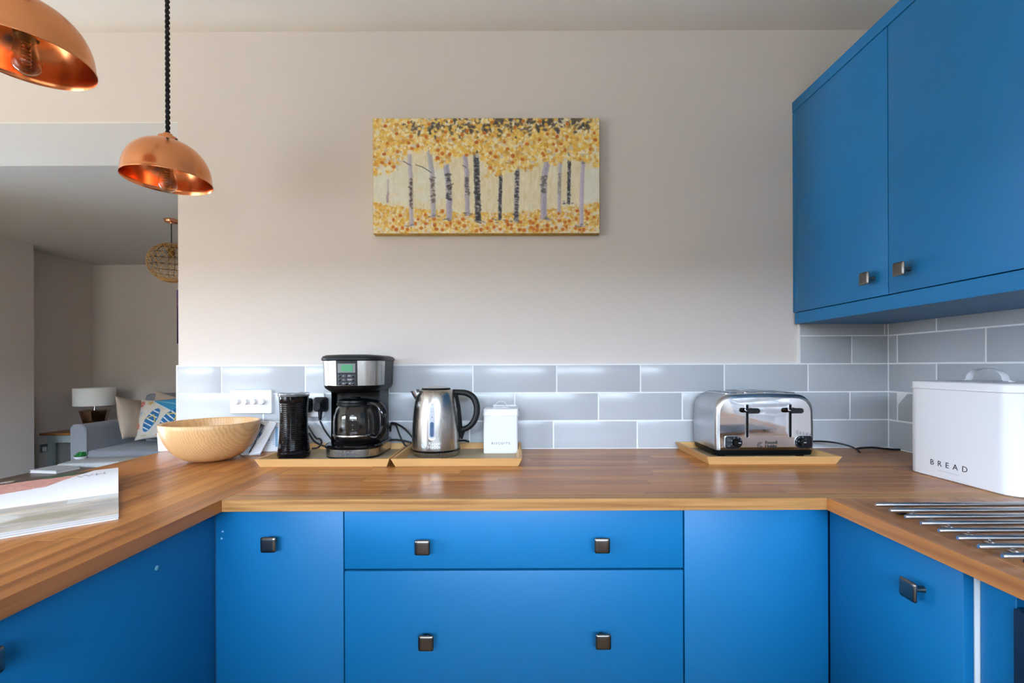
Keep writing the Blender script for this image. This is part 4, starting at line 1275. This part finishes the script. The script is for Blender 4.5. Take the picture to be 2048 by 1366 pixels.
# ================================================================== switch plate, socket and plugs
wp_ = lambda px, py, off=.010: P(px, py, CAM_D - off)
p_ = wp_(505, 803)
sw = thing('dimmer_switch', 'white wall plate with four round dimmer knobs', 'switch', (p_.x, -.0098, p_.z))
loft('plate', [[(x, y_, z_) for x, z_ in rrect(-.0750 + i_, .0750 - i_, -.0428 + i_, .0428 - i_, .004, 4)] for y_, i_ in ((.001, 0), (-.0085, 0), (-.0105, .0012), (-.011, .003))], M['white_plastic'], sw, 40)
for k_ in range(4):
    kb = lathe('dimmer_knob', [(.0105, 0), (.0105, .002), (.0095, .003), (.0092, .014), (.008, .0155), (0, .0157)], M['white_plastic'], sw, 28, 40, (-.0455 + k_ * .0303, -.0108, 0)); kb.rotation_euler = (R(90), 0, 0)
for s in (-1, 1):
    sc_ = lathe('screw', [(.0024, 0), (.002, .0008), (0, .001)], M['satin_steel'], sw, 12, 40, (s * .066, -.011, 0)); sc_.rotation_euler = (R(90), 0, 0)
p_ = wp_(610, 810)
so = thing('double_socket', 'white double wall socket behind the milk frother', 'socket', (p_.x, -.0098, p_.z))
loft('plate', [[(x, y_, z_) for x, z_ in rrect(-.0735 + i_, .0735 - i_, -.0430 + i_, .0430 - i_, .005, 4)] for y_, i_ in ((.001, 0), (-.0085, 0), (-.0105, .0012), (-.011, .003))], M['white_plastic'], so, 40)
for s in (-1, 1):
    box('rocker', s * .012 - .006, s * .012 + .006, -.0135, -.0105, .022, .034, M['white_plastic'], so, .001)
def plug(px, py, label, d_):
    p_ = P(px, py, d_)
    t = thing('mains_plug', label, 'plug', (p_.x, -.0210, p_.z), 0, 'black plugs in the double socket')
    loft('plug_body', [[(x * s_, y_, z_ * s_ + dz) for x, z_ in rrect(-.0245, .0245, -.026, .026, .010, 5)] for y_, s_, dz in ((.0002, .98, 0), (-.010, 1, 0), (-.018, .86, 0), (-.030, .55, -.002), (-.038, .42, -.004))], M['soft_black'], t, 40)
    rl = []
    pts = [(0, -.012, -.024), (0, -.013, -.034), (0, -.0135, -.044), (0, -.014, -.056)]
    tube('strain_relief', catmull(pts, 4), [.0085, .0075, .0082, .0068, .0076, .0062, .007, .0058, .0066, .0054, .0058, .0048, .0045], M['soft_black'], t, 10)
    return t, p_
pl1, q1 = plug(640, 809, 'black mains plug in the socket beside the coffee maker', CAM_D - .035)
pl2, q2 = plug(609, 811, 'black mains plug half hidden behind the milk frother', CAM_D - .035)

# cords
def cord(label, pts, r=.0032):
    bm = add_tube(bmesh.new(), catmull(pts, 8), r, 8)
    o = bm_obj('power_cord', bm, M['cord'], None, 60)
    return tag(o, label, 'cord')
zc = TB + .0036
cord('black cord from the plug down behind the coffee maker', [(q1.x, -.035, q1.z - .058), P(648, 858, 1.615), P(660, 875, 1.60), P(672, 888, 1.60), P(690, 893, 1.645 - .02)])
cord('black cord looping between the milk frother and coffee maker', [P(618, 866, 1.535), P(628, 882, 1.53), P(642, 890, 1.52), (P(655, 893, 1.50)), P(668, 893, 1.515)])
cord('small black cord loop beside the milk frother', [(q2.x + .004, -.036, q2.z - .058), P(622, 862, 1.60), P(632, 876, 1.585), P(640, 878, 1.575), P(643, 886, 1.565), P(636, 895, 1.55), P(624, 897, 1.545)])
cord('black kettle cord arching from behind the carafe handle', [P(771, 868, 1.63), P(785, 847, 1.618), P(798, 850, 1.61), P(812, 860, 1.60), P(826, 876, 1.59)])
cord('black cord hanging slack between coffee maker and kettle', [P(781, 862, 1.615), P(783, 846, 1.60), P(792, 851, 1.59), P(800, 872, 1.58), P(810, 890, 1.57), P(824, 899.5, 1.56)])
cord('black cord lying low behind the kettle', [P(766, 883, 1.60), P(785, 879.5, 1.60), P(805, 881, 1.60), P(828, 886.5, 1.60)])
cord('black toaster cord running right from the toaster', [P(1612, 884, 1.56), P(1632, 882.5, 1.56), P(1660, 884, 1.56), P(1690, 889.5, 1.545), P(1710, 897, 1.525), P(1720, 905, 1.525)], .0030)
cord('black cord lying in the corner behind the bread bin', [P(1712, 897.5, 1.60), P(1722, 896, 1.60), P(1745, 895, 1.60), P(1770, 897.5, 1.595), P(1795, 899, 1.595), P(1830, 899, 1.595)], .0036)

# ================================================================== papers beside the bowl
def card(name, label, cat, quad, th, material, paint=None, group=None):
    """a sheet of real thickness from four corners (top-left, top-right, bottom-right, bottom-left)"""
    q = [Vector(p_) for p_ in quad]
    n = (q[1] - q[0]).cross(q[3] - q[0]).normalized()
    if n.y > 0:
        n = -n
    t = thing(name, label, cat, q[3], 0, group)
    q = [p_ - Vector(t.location) for p_ in q]
    bm = bmesh.new()
    add_loft(bm, [[p_ for p_ in q], [p_ - n * th for p_ in q]])
    bm_obj('sheet', bm, material, t)
    if paint:
        o_ = print_grid('printed_face', paint, lambda u, v: tuple((q[0] * (1 - u) + q[1] * u) * (1 - v) + (q[3] * (1 - u) + q[2] * u) * v + n * .0004), M['print'], t, False)
    return t
lp = Paint(40, 60, (232, 234, 238))
lp.rect(4, 20, 20, 38, (120, 150, 190)); lp.rect(6, 24, 14, 34, (60, 96, 150))
lp.rect(28, 8, 32, 50, (90, 150, 190), .7)
for k_ in range(10):
    lp.rect(24, 8 + k_ * 4, 27, 10 + k_ * 4, (150, 190, 214), .8)
lp.rect(4, 42, 20, 43, (160, 164, 172)); lp.rect(4, 46, 18, 47, (160, 164, 172))
zs = TOP + .0012
def floor_pt(px, d_, z_=None):
    return Vector(((px - PPX) * d_ / F_PX, d_ - CAM_D, z_ if z_ is not None else zs))
card('leaflet', 'white leaflet with a blue picture leaning on the tiles', 'leaflet', [P(512, 846, 1.638), P(566, 846, 1.638), floor_pt(566, 1.605), floor_pt(512, 1.605)], .001, M['paper'], lp)
card('envelope', 'white envelope leaning against the wooden bowl', 'envelope', [P(540, 841, 1.60), P(553, 846, 1.60), floor_pt(519, 1.555), floor_pt(497, 1.54)], .006, M['paper'])
card('booklet', 'black booklet squeezed between the wooden bowl and the tiles', 'booklet', [P(505, 838, 1.625), P(527, 850, 1.61), floor_pt(496, 1.565), floor_pt(478, 1.60)], .004, M['black_paper'])
card('folded_letter', 'creased white letter lying flat beside the wooden bowl', 'letter', [floor_pt(470, 1.60), floor_pt(515, 1.58, TOP + .006), floor_pt(520, 1.535, TOP + .003), floor_pt(478, 1.545)], .0008, M['paper'])
card('paper_sheet', 'white paper sheet standing left of the wooden bowl', 'paper', [P(314, 866, 1.63), P(345, 872, 1.64), floor_pt(352, 1.63), floor_pt(316, 1.615)], .0015, M['paper'])

# ================================================================== open magazine on the peninsula
S0 = Vector((-.938, 1.071 - CAM_D, TOP))
U = Vector((-.7516, -.6596, 0)); V = Vector((.6596, -.7516, 0))
mg = thing('magazine', 'open glossy magazine lying on the peninsula worktop', 'magazine', S0)
HT, WD = .30, .235
def near_pt(u, v, up=0):      # u along the spine, v from the spine towards the camera
    z_ = .0042 + .0035 * math.sin(min(1, v * 3.0) * math.pi) * (1 - v) + .0035 * v * (1 - v) + up
    return tuple(U * (u * HT) + V * (v * WD) + Vector((0, 0, z_)))
def far_pt(u, v, up=0):
    hump = .022 * math.sin(min(1.0, v ** .62) * math.pi * .82) * (1.0 - .55 * min(1, u * 1.5))
    z_ = .0045 + hump + .010 * v * (1 - u) + up
    return tuple(U * (u * HT) - V * (v * WD * (.96 + .28 * min(1, u * 1.6))) + Vector((0, 0, z_)))
np_ = Paint(150, 100, (206, 198, 188))
r_ = np_.rng
for _ in range(500):
    np_.ell(r_.uniform(0, 150), r_.uniform(0, 100), r_.uniform(8, 26), r_.uniform(1, 4), [(226, 220, 212), (182, 176, 170), (212, 192, 164), (166, 166, 166)][r_.integers(4)], .4)
np_.rect(0, 0, 150, 12, (206, 186, 184), .5); np_.rect(0, 0, 42, 24, (226, 228, 226), .9)
np_.ell(52, 56, 32, 10, (168, 162, 140), .9, -.05); np_.ell(92, 44, 20, 13, (232, 232, 228), .8); np_.ell(125, 52, 24, 16, (226, 228, 226), .8)
np_.ell(118, 34, 20, 6, (214, 186, 140), .6)
np_.line([(88, 76), (110, 70), (150, 88)], 2.4, (96, 108, 70), .8); np_.line([(96, 80), (124, 72)], 2, (130, 130, 80), .8); np_.ell(126, 82, 5, 4, (80, 90, 60), .8); np_.ell(140, 90, 7, 4, (58, 64, 50), .8)
for k_ in range(14):
    np_.line([(20 + k_ * 1.8, 8), (20 + k_ * 1.8, 12)], .8, (190, 190, 196), .8)
np_.rect(0, 88, 150, 100, (240, 240, 242)); np_.rect(0, 92, 150, 93.5, (140, 150, 190), .8)
box_n = print_grid('near_page', np_, lambda u, v: near_pt(u, v), M['print'], mg, True, flip=True)
fp = Paint(160, 120, (236, 237, 242))
r_ = fp.rng
for yy in range(120):
    for xx in range(160):
        u, v = xx / 159, yy / 119
        bnd = 1.02 - .60 * min(1, max(0, (u - .16) / .26)) ** .8 - .10 * u
        if v > bnd:
            w_ = (v - bnd) / (1 - bnd + 1e-6)
            if v > .80:
                c_ = (62, 54, 48)
            elif u > .80 and v < .62:
                c_ = (52, 92, 74)
            else:
                c_ = (206, 150, 138)
            fp.a[yy, xx] = c_
for _ in range(900):
    u, v = r_.uniform(.25, 1), r_.uniform(.35, .80)
    if abs(fp.a[int(v * 119), int(u * 159)] - np.array((206, 150, 138))).sum() < 60:
        fp.ell(u * 159, v * 119, 2.4, .9, [(190, 128, 120), (222, 176, 160), (176, 112, 104)][r_.integers(3)], .5)
for u0 in (.42, .34, .30):
    for _ in range(30):
        fp.ell((u0 + r_.normal(0, .03)) * 159, (.90 + r_.normal(0, .05)) * 119, 3, 2, (44, 84, 60), .7)
for _ in range(160):
    fp.ell(r_.uniform(.83, 1) * 159, r_.uniform(.40, .62) * 119, 2.5, 2, [(40, 84, 66), (66, 120, 92), (30, 62, 54)][r_.integers(3)], .7)
for k_ in range(15):                                   # pale ribbed shell dish in the picture
    fp.ell((.68 + k_ * .022) * 159, (.91 + .02 * math.sin(k_)) * 119, 2.6, 7 - k_ * .1, (196, 186, 172), .95, .4)
    fp.line([((.69 + k_ * .022) * 159, .86 * 119), ((.675 + k_ * .022) * 159, .97 * 119)], 1.0, (70, 60, 54), .8)
print_grid('far_page', fp, lambda u, v: far_pt(u, v), M['print'], mg, True)
bm = bmesh.new()                                        # page blocks under both open pages
for fn_, n_ in ((near_pt, 40), (far_pt, 48)):
    rings = []
    for k_ in range(n_ + 1):
        v = k_ / n_
        row = [Vector(fn_(.002 + .996 * j / 12, v)) for j in range(13)]
        rings.append([(q_.x, q_.y, q_.z - .0009) for q_ in row] + [(q_.x, q_.y, max(.0004, q_.z - .0046)) for q_ in row[::-1]])
    add_loft(bm, rings)
bm_obj('page_block', bm, M['paper_edge'], mg)
def hfn(c_):
    u, v = .17 - c_.x * 2.6, .60 + c_.y * 4.4
    q_ = Vector(far_pt(u, v, .0006))
    return q_ + Vector((0, 0, c_.z))
link('heading', text_mesh('WH', .040, .00005, 1.1, hfn), mat('pale_grey_ink', lin(176, 178, 184), .5), mg)

# ================================================================== living room
# rattan globe pendant
gp = P(343, 526, 3.75)
lr = thing('rattan_pendant', 'woven rattan globe pendant in the living room', 'lamp', gp)
gr = .165
bm = bmesh.new()
def sph(th, ph_, k=1.0):
    return (gr * k * math.sin(th) * math.cos(ph_), gr * k * math.sin(th) * math.sin(ph_), gr * .96 * k * math.cos(th))
for s in (-1, 1):
    for i in range(22):
        add_tube(bm, [sph(R(14 + 152 * k / 26), 2 * math.pi * i / 22 + s * 1.9 * k / 26) for k in range(27)], .0019, 5)
for th in (14, 17, 20, 24, 29, 150, 154, 158, 161, 164, 166):
    add_tube(bm, [sph(R(th), 2 * math.pi * k / 40, 1.005) for k in range(40)], .0024, 5, True)
sh = bm_obj('globe_shade', bm, M['rattan'], lr, 60)
bm = bmesh.new()
for th in (48, 66, 84, 102, 120):
    add_tube(bm, [sph(R(th), 2 * math.pi * k / 40, .985) for k in range(40)], .0018, 5, True)
for i in range(8):
    add_tube(bm, [sph(R(16 + 148 * k / 16), 2 * math.pi * i / 8, .982) for k in range(17)], .0016, 5)
bm_obj('wire_frame', bm, M['soft_black'], sh, 60)
ct = CEIL - gp.z
lathe('ceiling_rose', [(0, ct - .034), (.010, ct - .034), (.012, ct - .026), (.046, ct - .024), (.050, ct - .018), (.050, ct - .0006), (0, ct - .0006)], M['copper'], lr, 32)
tube('cord', [(0, 0, .12), (0, 0, ct - .033)], .0036, M['fabric_cord'], lr, 8)
lathe('lamp_holder', [(0, .045), (.022, .045), (.022, .058), (.024, .060), (.024, .115), (.012, .128), (0, .13)], M['brass'], lr, 24)
bl = lathe('bulb', [(0, -.065), (.014, -.062), (.026, -.050), (.031, -.034), (.030, -.016), (.022, .012), (.014, .034), (.013, .046), (.0124, .046), (.0134, .034), (.0212, .012), (.0292, -.016), (.0302, -.0338), (.0253, -.0494), (.0136, -.0612), (0, -.0642)], M['amber_glass'], lr, 24)
tube('filament', [(.006 * math.cos(k * .8), .006 * math.sin(k * .8), .02 - k * .0016) for k in range(40)], .0008, M['filament'], bl, 5)

# framed picture sliver on the far wall
pp = Paint(24, 40, (96, 70, 120))
for yy in range(40):
    f_ = yy / 39
    pp.a[yy, :] = np.array((120, 74, 140)) * (1 - f_) + np.array((40, 36, 84)) * f_ if f_ > .3 else np.array((92, 74, 150)) * (1 - f_ / .3) + np.array((160, 90, 130)) * (f_ / .3)
pp.noise(6)
fd = LIV_D + CAM_D - .03
a_, b_2 = P(353.5, 580, fd), P(356, 687, fd)
pc = thing('canvas_print', 'purple seascape canvas at the edge of the living room wall', 'picture', (a_.x, LIV_D - .001, b_2.z))
hh = a_.z - b_2.z
box('stretched_canvas', 0, .9, -.029, 0, 0, hh, mat('purple_canvas_edge', lin(80, 62, 110), .8), pc)
print_grid('printed_surface', pp, lambda u, v: (.9 * u, -.0296, hh * (1 - v)), M['print'], pc, False)

# sofa along the far wall
SF = thing('sofa', 'grey woven fabric sofa against the far living room wall', 'sofa')
sy0 = 4.52 - CAM_D
def soft_box(name, x0, x1, y0, y1, z0, z1, r, material, parent, seg=4):
    return bm_obj(name, add_box(bmesh.new(), x0, x1, y0, y1, z0, z1, r, seg), material, parent, 60)
ax0 = (140 - PPX) * 4.52 / F_PX
ax1 = ax0 + .155
az = CAM_Z - (846.5 - PPY) * 4.52 / F_PX
sec = [(ax0, .06), (ax1, .06)] + [(ax1, az - .10)] + [(ax1 - .06 + .06 * math.cos(R(a)), az - .06 + .06 * math.sin(R(a))) for a in range(0, 91, 15)] + [(ax0 + .05 + .05 * math.cos(R(a)), az - .05 + .05 * math.sin(R(a))) for a in range(90, 181, 15)]
bm = bmesh.new()
add_loft(bm, [[(x, y_, z_) for x, z_ in sec] for y_ in (sy0, LIV_D - .045)])
es = [e for e in bm.edges if all(abs(v.co.y - sy0) < 1e-5 for v in e.verts)]
bmesh.ops.bevel(bm, geom=es, offset=.008, segments=3, affect='EDGES')
arm = bm_obj('arm', bm, M['sofa'], SF, 60)
tube('piping', [(x, sy0 + .006, z_) for x, z_ in sec[1:]], .0045, M['sofa'], arm, 6)
sx1 = -2.45
soft_box('base', ax1 - .01, sx1, sy0 + .02, LIV_D - .05, .06, .30, .02, M['sofa'], SF)
zs_ = CAM_Z - (899 - PPY) * 4.50 / F_PX
soft_box('seat_cushion', ax1 + .003, -3.25, sy0 - .005, LIV_D - .26, .30, zs_, .035, M['sofa'], SF)
soft_box('seat_cushion', -3.245, sx1 - .17, sy0 - .005, LIV_D - .26, .30, zs_, .035, M['sofa'], SF)
zb2 = CAM_Z - (785 - PPY) * 5.16 / F_PX
soft_box('back', (290 - PPX) * 5.16 / F_PX, sx1 - .05, LIV_D - .25, LIV_D - .03, .25, zb2, .045, M['sofa'], SF, 5)
soft_box('arm', sx1 - .155, sx1, sy0, LIV_D - .045, .06, az, .05, M['sofa'], SF)
for x in (ax0 + .05, sx1 - .05):
    for y_ in (sy0 + .06, LIV_D - .10):
        lathe('foot', [(.018, 0), (.026, .061)], M['dark_wood'], SF, 12, 40, (x, y_, 0))

# cushions
def cushion(name, label, centre, w, h, t_, rx, ry, rz, material, paint=None):
    o = thing(name, label, 'cushion', centre)
    o.rotation_euler = (R(rx), R(ry), R(rz))
    n = paint.w if paint else 40
    def shape(u, v, side):
        a, b = 2 * u - 1, 1 - 2 * v
        pin = .10
        x = a * (1 - pin * (1 - a * a) * 0 - pin * (1 - b * b) * abs(a) ** 3 * .9)
        z_ = b * (1 - pin * (1 - a * a) * abs(b) ** 3 * .9)
        k = (max(0, 1 - a * a) ** .55) * (max(0, 1 - b * b) ** .55)
        wr_ = .004 * math.sin(7 * a + 3 * b) * math.sin(5 * b - 2 * a) * k
        return (x * w / 2, side * (t_ / 2 * k + wr_), z_ * h / 2)
    if paint:
        print_grid('front_cover', paint, lambda u, v: shape(u, v, -1), material, o, True)
        bk = Paint(n, n, paint.a[0, 0])
        print_grid('back_cover', bk, lambda u, v: shape(u, v, 1), material, o, True, flip=True)
    else:
        bm = bmesh.new()
        for side in (-1, 1):
            g_ = [[bm.verts.new(shape(i / n, j / n, side)) for i in range(n + 1)] for j in range(n + 1)]
            for j in range(n):
                for i in range(n):
                    bm.faces.new((g_[j][i], g_[j][i + 1], g_[j + 1][i + 1], g_[j + 1][i]))
        bmesh.ops.remove_doubles(bm, verts=bm.verts, dist=.0004)
        bm_obj('cover', bm, material, o, True)
    return o
cp = Paint(110, 110, (226, 218, 204))
r_ = cp.rng
for _ in range(260):
    cp.ell(r_.uniform(0, 110), r_.uniform(0, 110), 7, 5, [(230, 224, 210), (216, 206, 188), (222, 216, 206)][r_.integers(3)], .4)
for x in range(110):                                     # sea along the upper right
    top_ = 6 + max(0, (x - 38)) * .62
    if x > 38:
        cp.rect(x, 0, x + 1, top_, (58, 150, 196)); cp.rect(x, top_, x + 1, top_ + 3, (222, 234, 238), .8)
        cp.rect(x, top_ * .45, x + 1, top_ * .45 + 3, (150, 206, 224), .7)
def flipflop(cx_, cy_, L_, W_, rot):
    cp.ell(cx_, cy_, W_, L_, (36, 110, 168), 1, rot, .06)
    c_, s_ = math.cos(rot), math.sin(rot)
    for k_ in range(-5, 6):
        yy = k_ / 5.5 * L_
        hw_ = W_ * math.sqrt(max(0, 1 - (yy / L_) ** 2)) * .86
        if k_ % 2 == 0 and hw_ > 1:
            cp.line([(cx_ - hw_ * c_ - yy * s_ * 1, cy_ - hw_ * s_ + yy * c_), (cx_ + hw_ * c_ - yy * s_, cy_ + hw_ * s_ + yy * c_)], 3.2, (232, 238, 242))
    tx_, ty_ = cx_ + L_ * .45 * s_, cy_ - L_ * .45 * c_
    for q in (-1, 1):
        bx_, by_ = cx_ + q * W_ * .9 * c_ - L_ * .05 * s_, cy_ + q * W_ * .9 * s_ + L_ * .05 * c_
        cp.line([(tx_, ty_), ((tx_ + bx_) / 2 + q * 2, (ty_ + by_) / 2), (bx_, by_)], 2.6, (224, 196, 76))
flipflop(46, 60, 33, 14, .5)
flipflop(92, 54, 30, 13.5, .75)
for x, y in ((10, 14), (8, 74)):
    for a in range(0, 360, 40):
        cp.ell(x + 5 * math.cos(R(a)), y + 6 * math.sin(R(a)), 4, 2, (214, 92, 80), .8, R(a))
for a in range(0, 360, 72):
    cp.line([(34, 12), (34 + 9 * math.cos(R(a)), 12 + 7 * math.sin(R(a)))], 3.2, (214, 170, 88))
for a in range(0, 360, 45):
    cp.line([(14, 40), (14 + 8 * math.cos(R(a)), 40 + 9 * math.sin(R(a)))], 1.5, (96, 170, 204), .8)
cp.ell(70, 100, 12, 4, (222, 130, 60)); cp.ell(78, 78, 4, 9, (70, 150, 200), .7, .4); cp.ell(26, 100, 9, 3, (206, 186, 150), .7)
dcu = 4.78
c1 = P(263, 838, dcu)
zc_ = lambda h: zs_ + h
cushion('beige_cushion', 'plain beige linen cushion leaning on the sofa arm', (-4.105, 4.885 - CAM_D, c1.z - .005), .46, .46, .15, -14, 9, 97, M['beige'])
c2 = P(320, 839, 4.84)
cushion('printed_cushion', 'seaside print cushion with blue striped flip-flops', (c2.x, c2.y, c2.z + .010), .54, .44, .14, -14, -4, -8, M['print_cloth'], cp)
c3 = P(338, 835, 5.02)
cushion('beige_cushion', 'beige cushion corner peeping out behind the seaside cushion', (c3.x, c3.y, c3.z + .025), .46, .46, .12, -8, 12, -4, M['beige'])

# side table and lamp in the alcove
tzp = CAM_Z - (861 - PPY) * 4.86 / F_PX
st = thing('side_table', 'sage painted side table with an oak top beside the sofa', 'table', (-4.745, 4.98 - CAM_D, 0))
box('table_top', -.262, .262, -.21, .22, tzp - .024, tzp, M['table_top'], st, .006, 2)
bm = bmesh.new()
add_box(bm, -.215, .215, -.165, .175, tzp - .105, tzp - .0245)
bm_obj('apron', bm, M['table_paint'], st)
for sx in (-1, 1):
    for yy in (-.145, .155):
        box('leg', sx * .195 - .022, sx * .195 + .022, yy - .022, yy + .022, 0, tzp - .105, M['table_paint'], st, .002)
box('lower_shelf', -.21, .21, -.16, .17, .12, .14, M['table_paint'], st)
LD = 5.02
lpz = P(189.5, 790, LD)
tl = thing('table_lamp', 'table lamp with a white drum shade beside the sofa', 'lamp', (lpz.x, lpz.y, tzp))
zsh0, zsh1 = CAM_Z - (807.5 - PPY) * LD / F_PX - tzp, CAM_Z - (773 - PPY) * LD / F_PX - tzp
rs = .178
lathe('drum_shade', [(rs, zsh0), (rs + .0015, zsh0 + .003), (rs + .0015, zsh1 - .003), (rs, zsh1), (rs - .003, zsh1 - .002), (rs - .003, zsh0 + .002), (rs, zsh0)], M['shade'], tl, 56)
bz1 = CAM_Z - (817 - PPY) * LD / F_PX - tzp
lathe('base', [(0, .0005), (.075, .0005), (.085, .02), (.132, bz1 - .012), (.134, bz1 - .004), (.12, bz1), (0, bz1 + .002)], M['mirror_bronze'], tl, 12, 20)
lathe('stem', [(.018, bz1), (.018, bz1 + .012), (.009, bz1 + .016), (.009, zsh0 + .05), (0, zsh0 + .05)], M['chrome'], tl, 16)
bm = bmesh.new()
for a in range(0, 360, 120):
    add_tube(bm, [(0, 0, zsh0 + .045), (rs * math.cos(R(a)), rs * math.sin(R(a)), zsh0 + .045)], .002, 5)
bm_obj('shade_ring', bm, M['satin_steel'], tl)

# sockets low in the alcove
q = P(92, 912, 4.86)
ws = thing('wall_socket', 'grey wall socket low in the living room alcove', 'socket', (-5.0195, q.y, .36), R(90))
box('plate', -.073, .073, -.008, 0, -.043, .043, M['satin_steel'], ws, .002, 2)
for s in (-1, 1):
    box('socket_insert', s * .035 - .02, s * .035 + .02, -.010, -.007, -.03, .012, M['white_plastic'], ws)
q = P(129, 902, LIV_D + CAM_D - .02)
w2 = thing('wall_plug', 'black plug adaptor under the side table', 'plug', (q.x, LIV_D - .001, q.z))
soft_box('adaptor_body', -.05, .05, -.06, 0, -.055, .055, .018, M['black'], w2)
tube('adaptor_cord', catmull([(.02, -.04, -.04), (.01, -.06, -.10), (-.05, -.06, -.15), (-.10, -.04, -.22)], 5), .005, M['cord'], w2, 6)

# ottoman, plant dish, coffee table with a book
OT = .42
ot = thing('ottoman', 'pale grey tweed ottoman in front of the sofa', 'ottoman', (-3.40, 3.955 - CAM_D, 0), R(12))
soft_box('upholstered_top', -.43, .43, -.15, .15, .10, OT, .03, M['ottoman'], ot)
for sx in (-1, 1):
    for yy in (-.11, .11):
        lathe('foot', [(.016, 0), (.022, .101)], M['dark_wood'], ot, 12, 40, (sx * .37, yy, 0))
q = P(143, 914, 4.08)
pl = thing('potted_succulent', 'little green succulent in a shallow white dish', 'plant', (-3.785, 3.945 - CAM_D, OT + .0005))
lathe('dish', [(0, .0003), (.03, .0003), (.042, .012), (.045, .022), (.042, .022), (.036, .014), (0, .014)], M['enamel'], pl, 28)
lathe('soil', [(.039, .015), (.03, .018), (0, .019)], M['dark_wood'], pl, 20)
leaf = None
rnd = random.Random(4)
for k_ in range(34):
    a, l_, e_ = rnd.uniform(0, 6.283), rnd.uniform(.030, .052), rnd.uniform(25, 75)
    if leaf is None:
        bm = bmesh.new()
        add_loft(bm, [[(x_ , w_ * math.cos(t2), .35 * w_ * math.sin(t2)) for t2 in [6.283 * j / 6 for j in range(6)]] for x_, w_ in ((0, .12), (.3, .24), (.65, .26), (.9, .14), (1, .03))])
        tmp = bm_obj('leaf', bm, M['leaf'], pl, 60)
        leaf = tmp.data
        o = tmp
    else:
        o = bpy.data.objects.new('leaf', leaf); COL.objects.link(o); o.parent = pl
    o.location = (rnd.uniform(-.018, .018), rnd.uniform(-.018, .018), .017)
    o.rotation_euler = (0, -R(e_), a)
    o.scale = (l_, l_, l_)
cft = thing('coffee_table', 'low dark wood coffee table beside the ottoman', 'table', (-3.34, 3.24 - CAM_D, 0))
box('table_top', -.44, .44, -.47, .46, .365, .40, M['dark_wood'], cft, .004, 2)
for sx in (-1, 1):
    for yy in (-.42, .41):
        box('leg', sx * .40 - .025, sx * .40 + .025, yy - .025, yy + .025, 0, .365, M['dark_wood'], cft)
bk = thing('book', 'thin pale book lying on the dark coffee table', 'book', (-3.63, 3.58 - CAM_D, .4006), R(-8))
box('cover', -.12, .12, -.085, .085, 0, .004, M['paper'], bk)
box('page_block', -.115, .118, -.082, .082, .004, .018, M['paper_edge'], bk)
box('cover', -.12, .12, -.085, .085, .018, .022, M['ottoman'], bk)
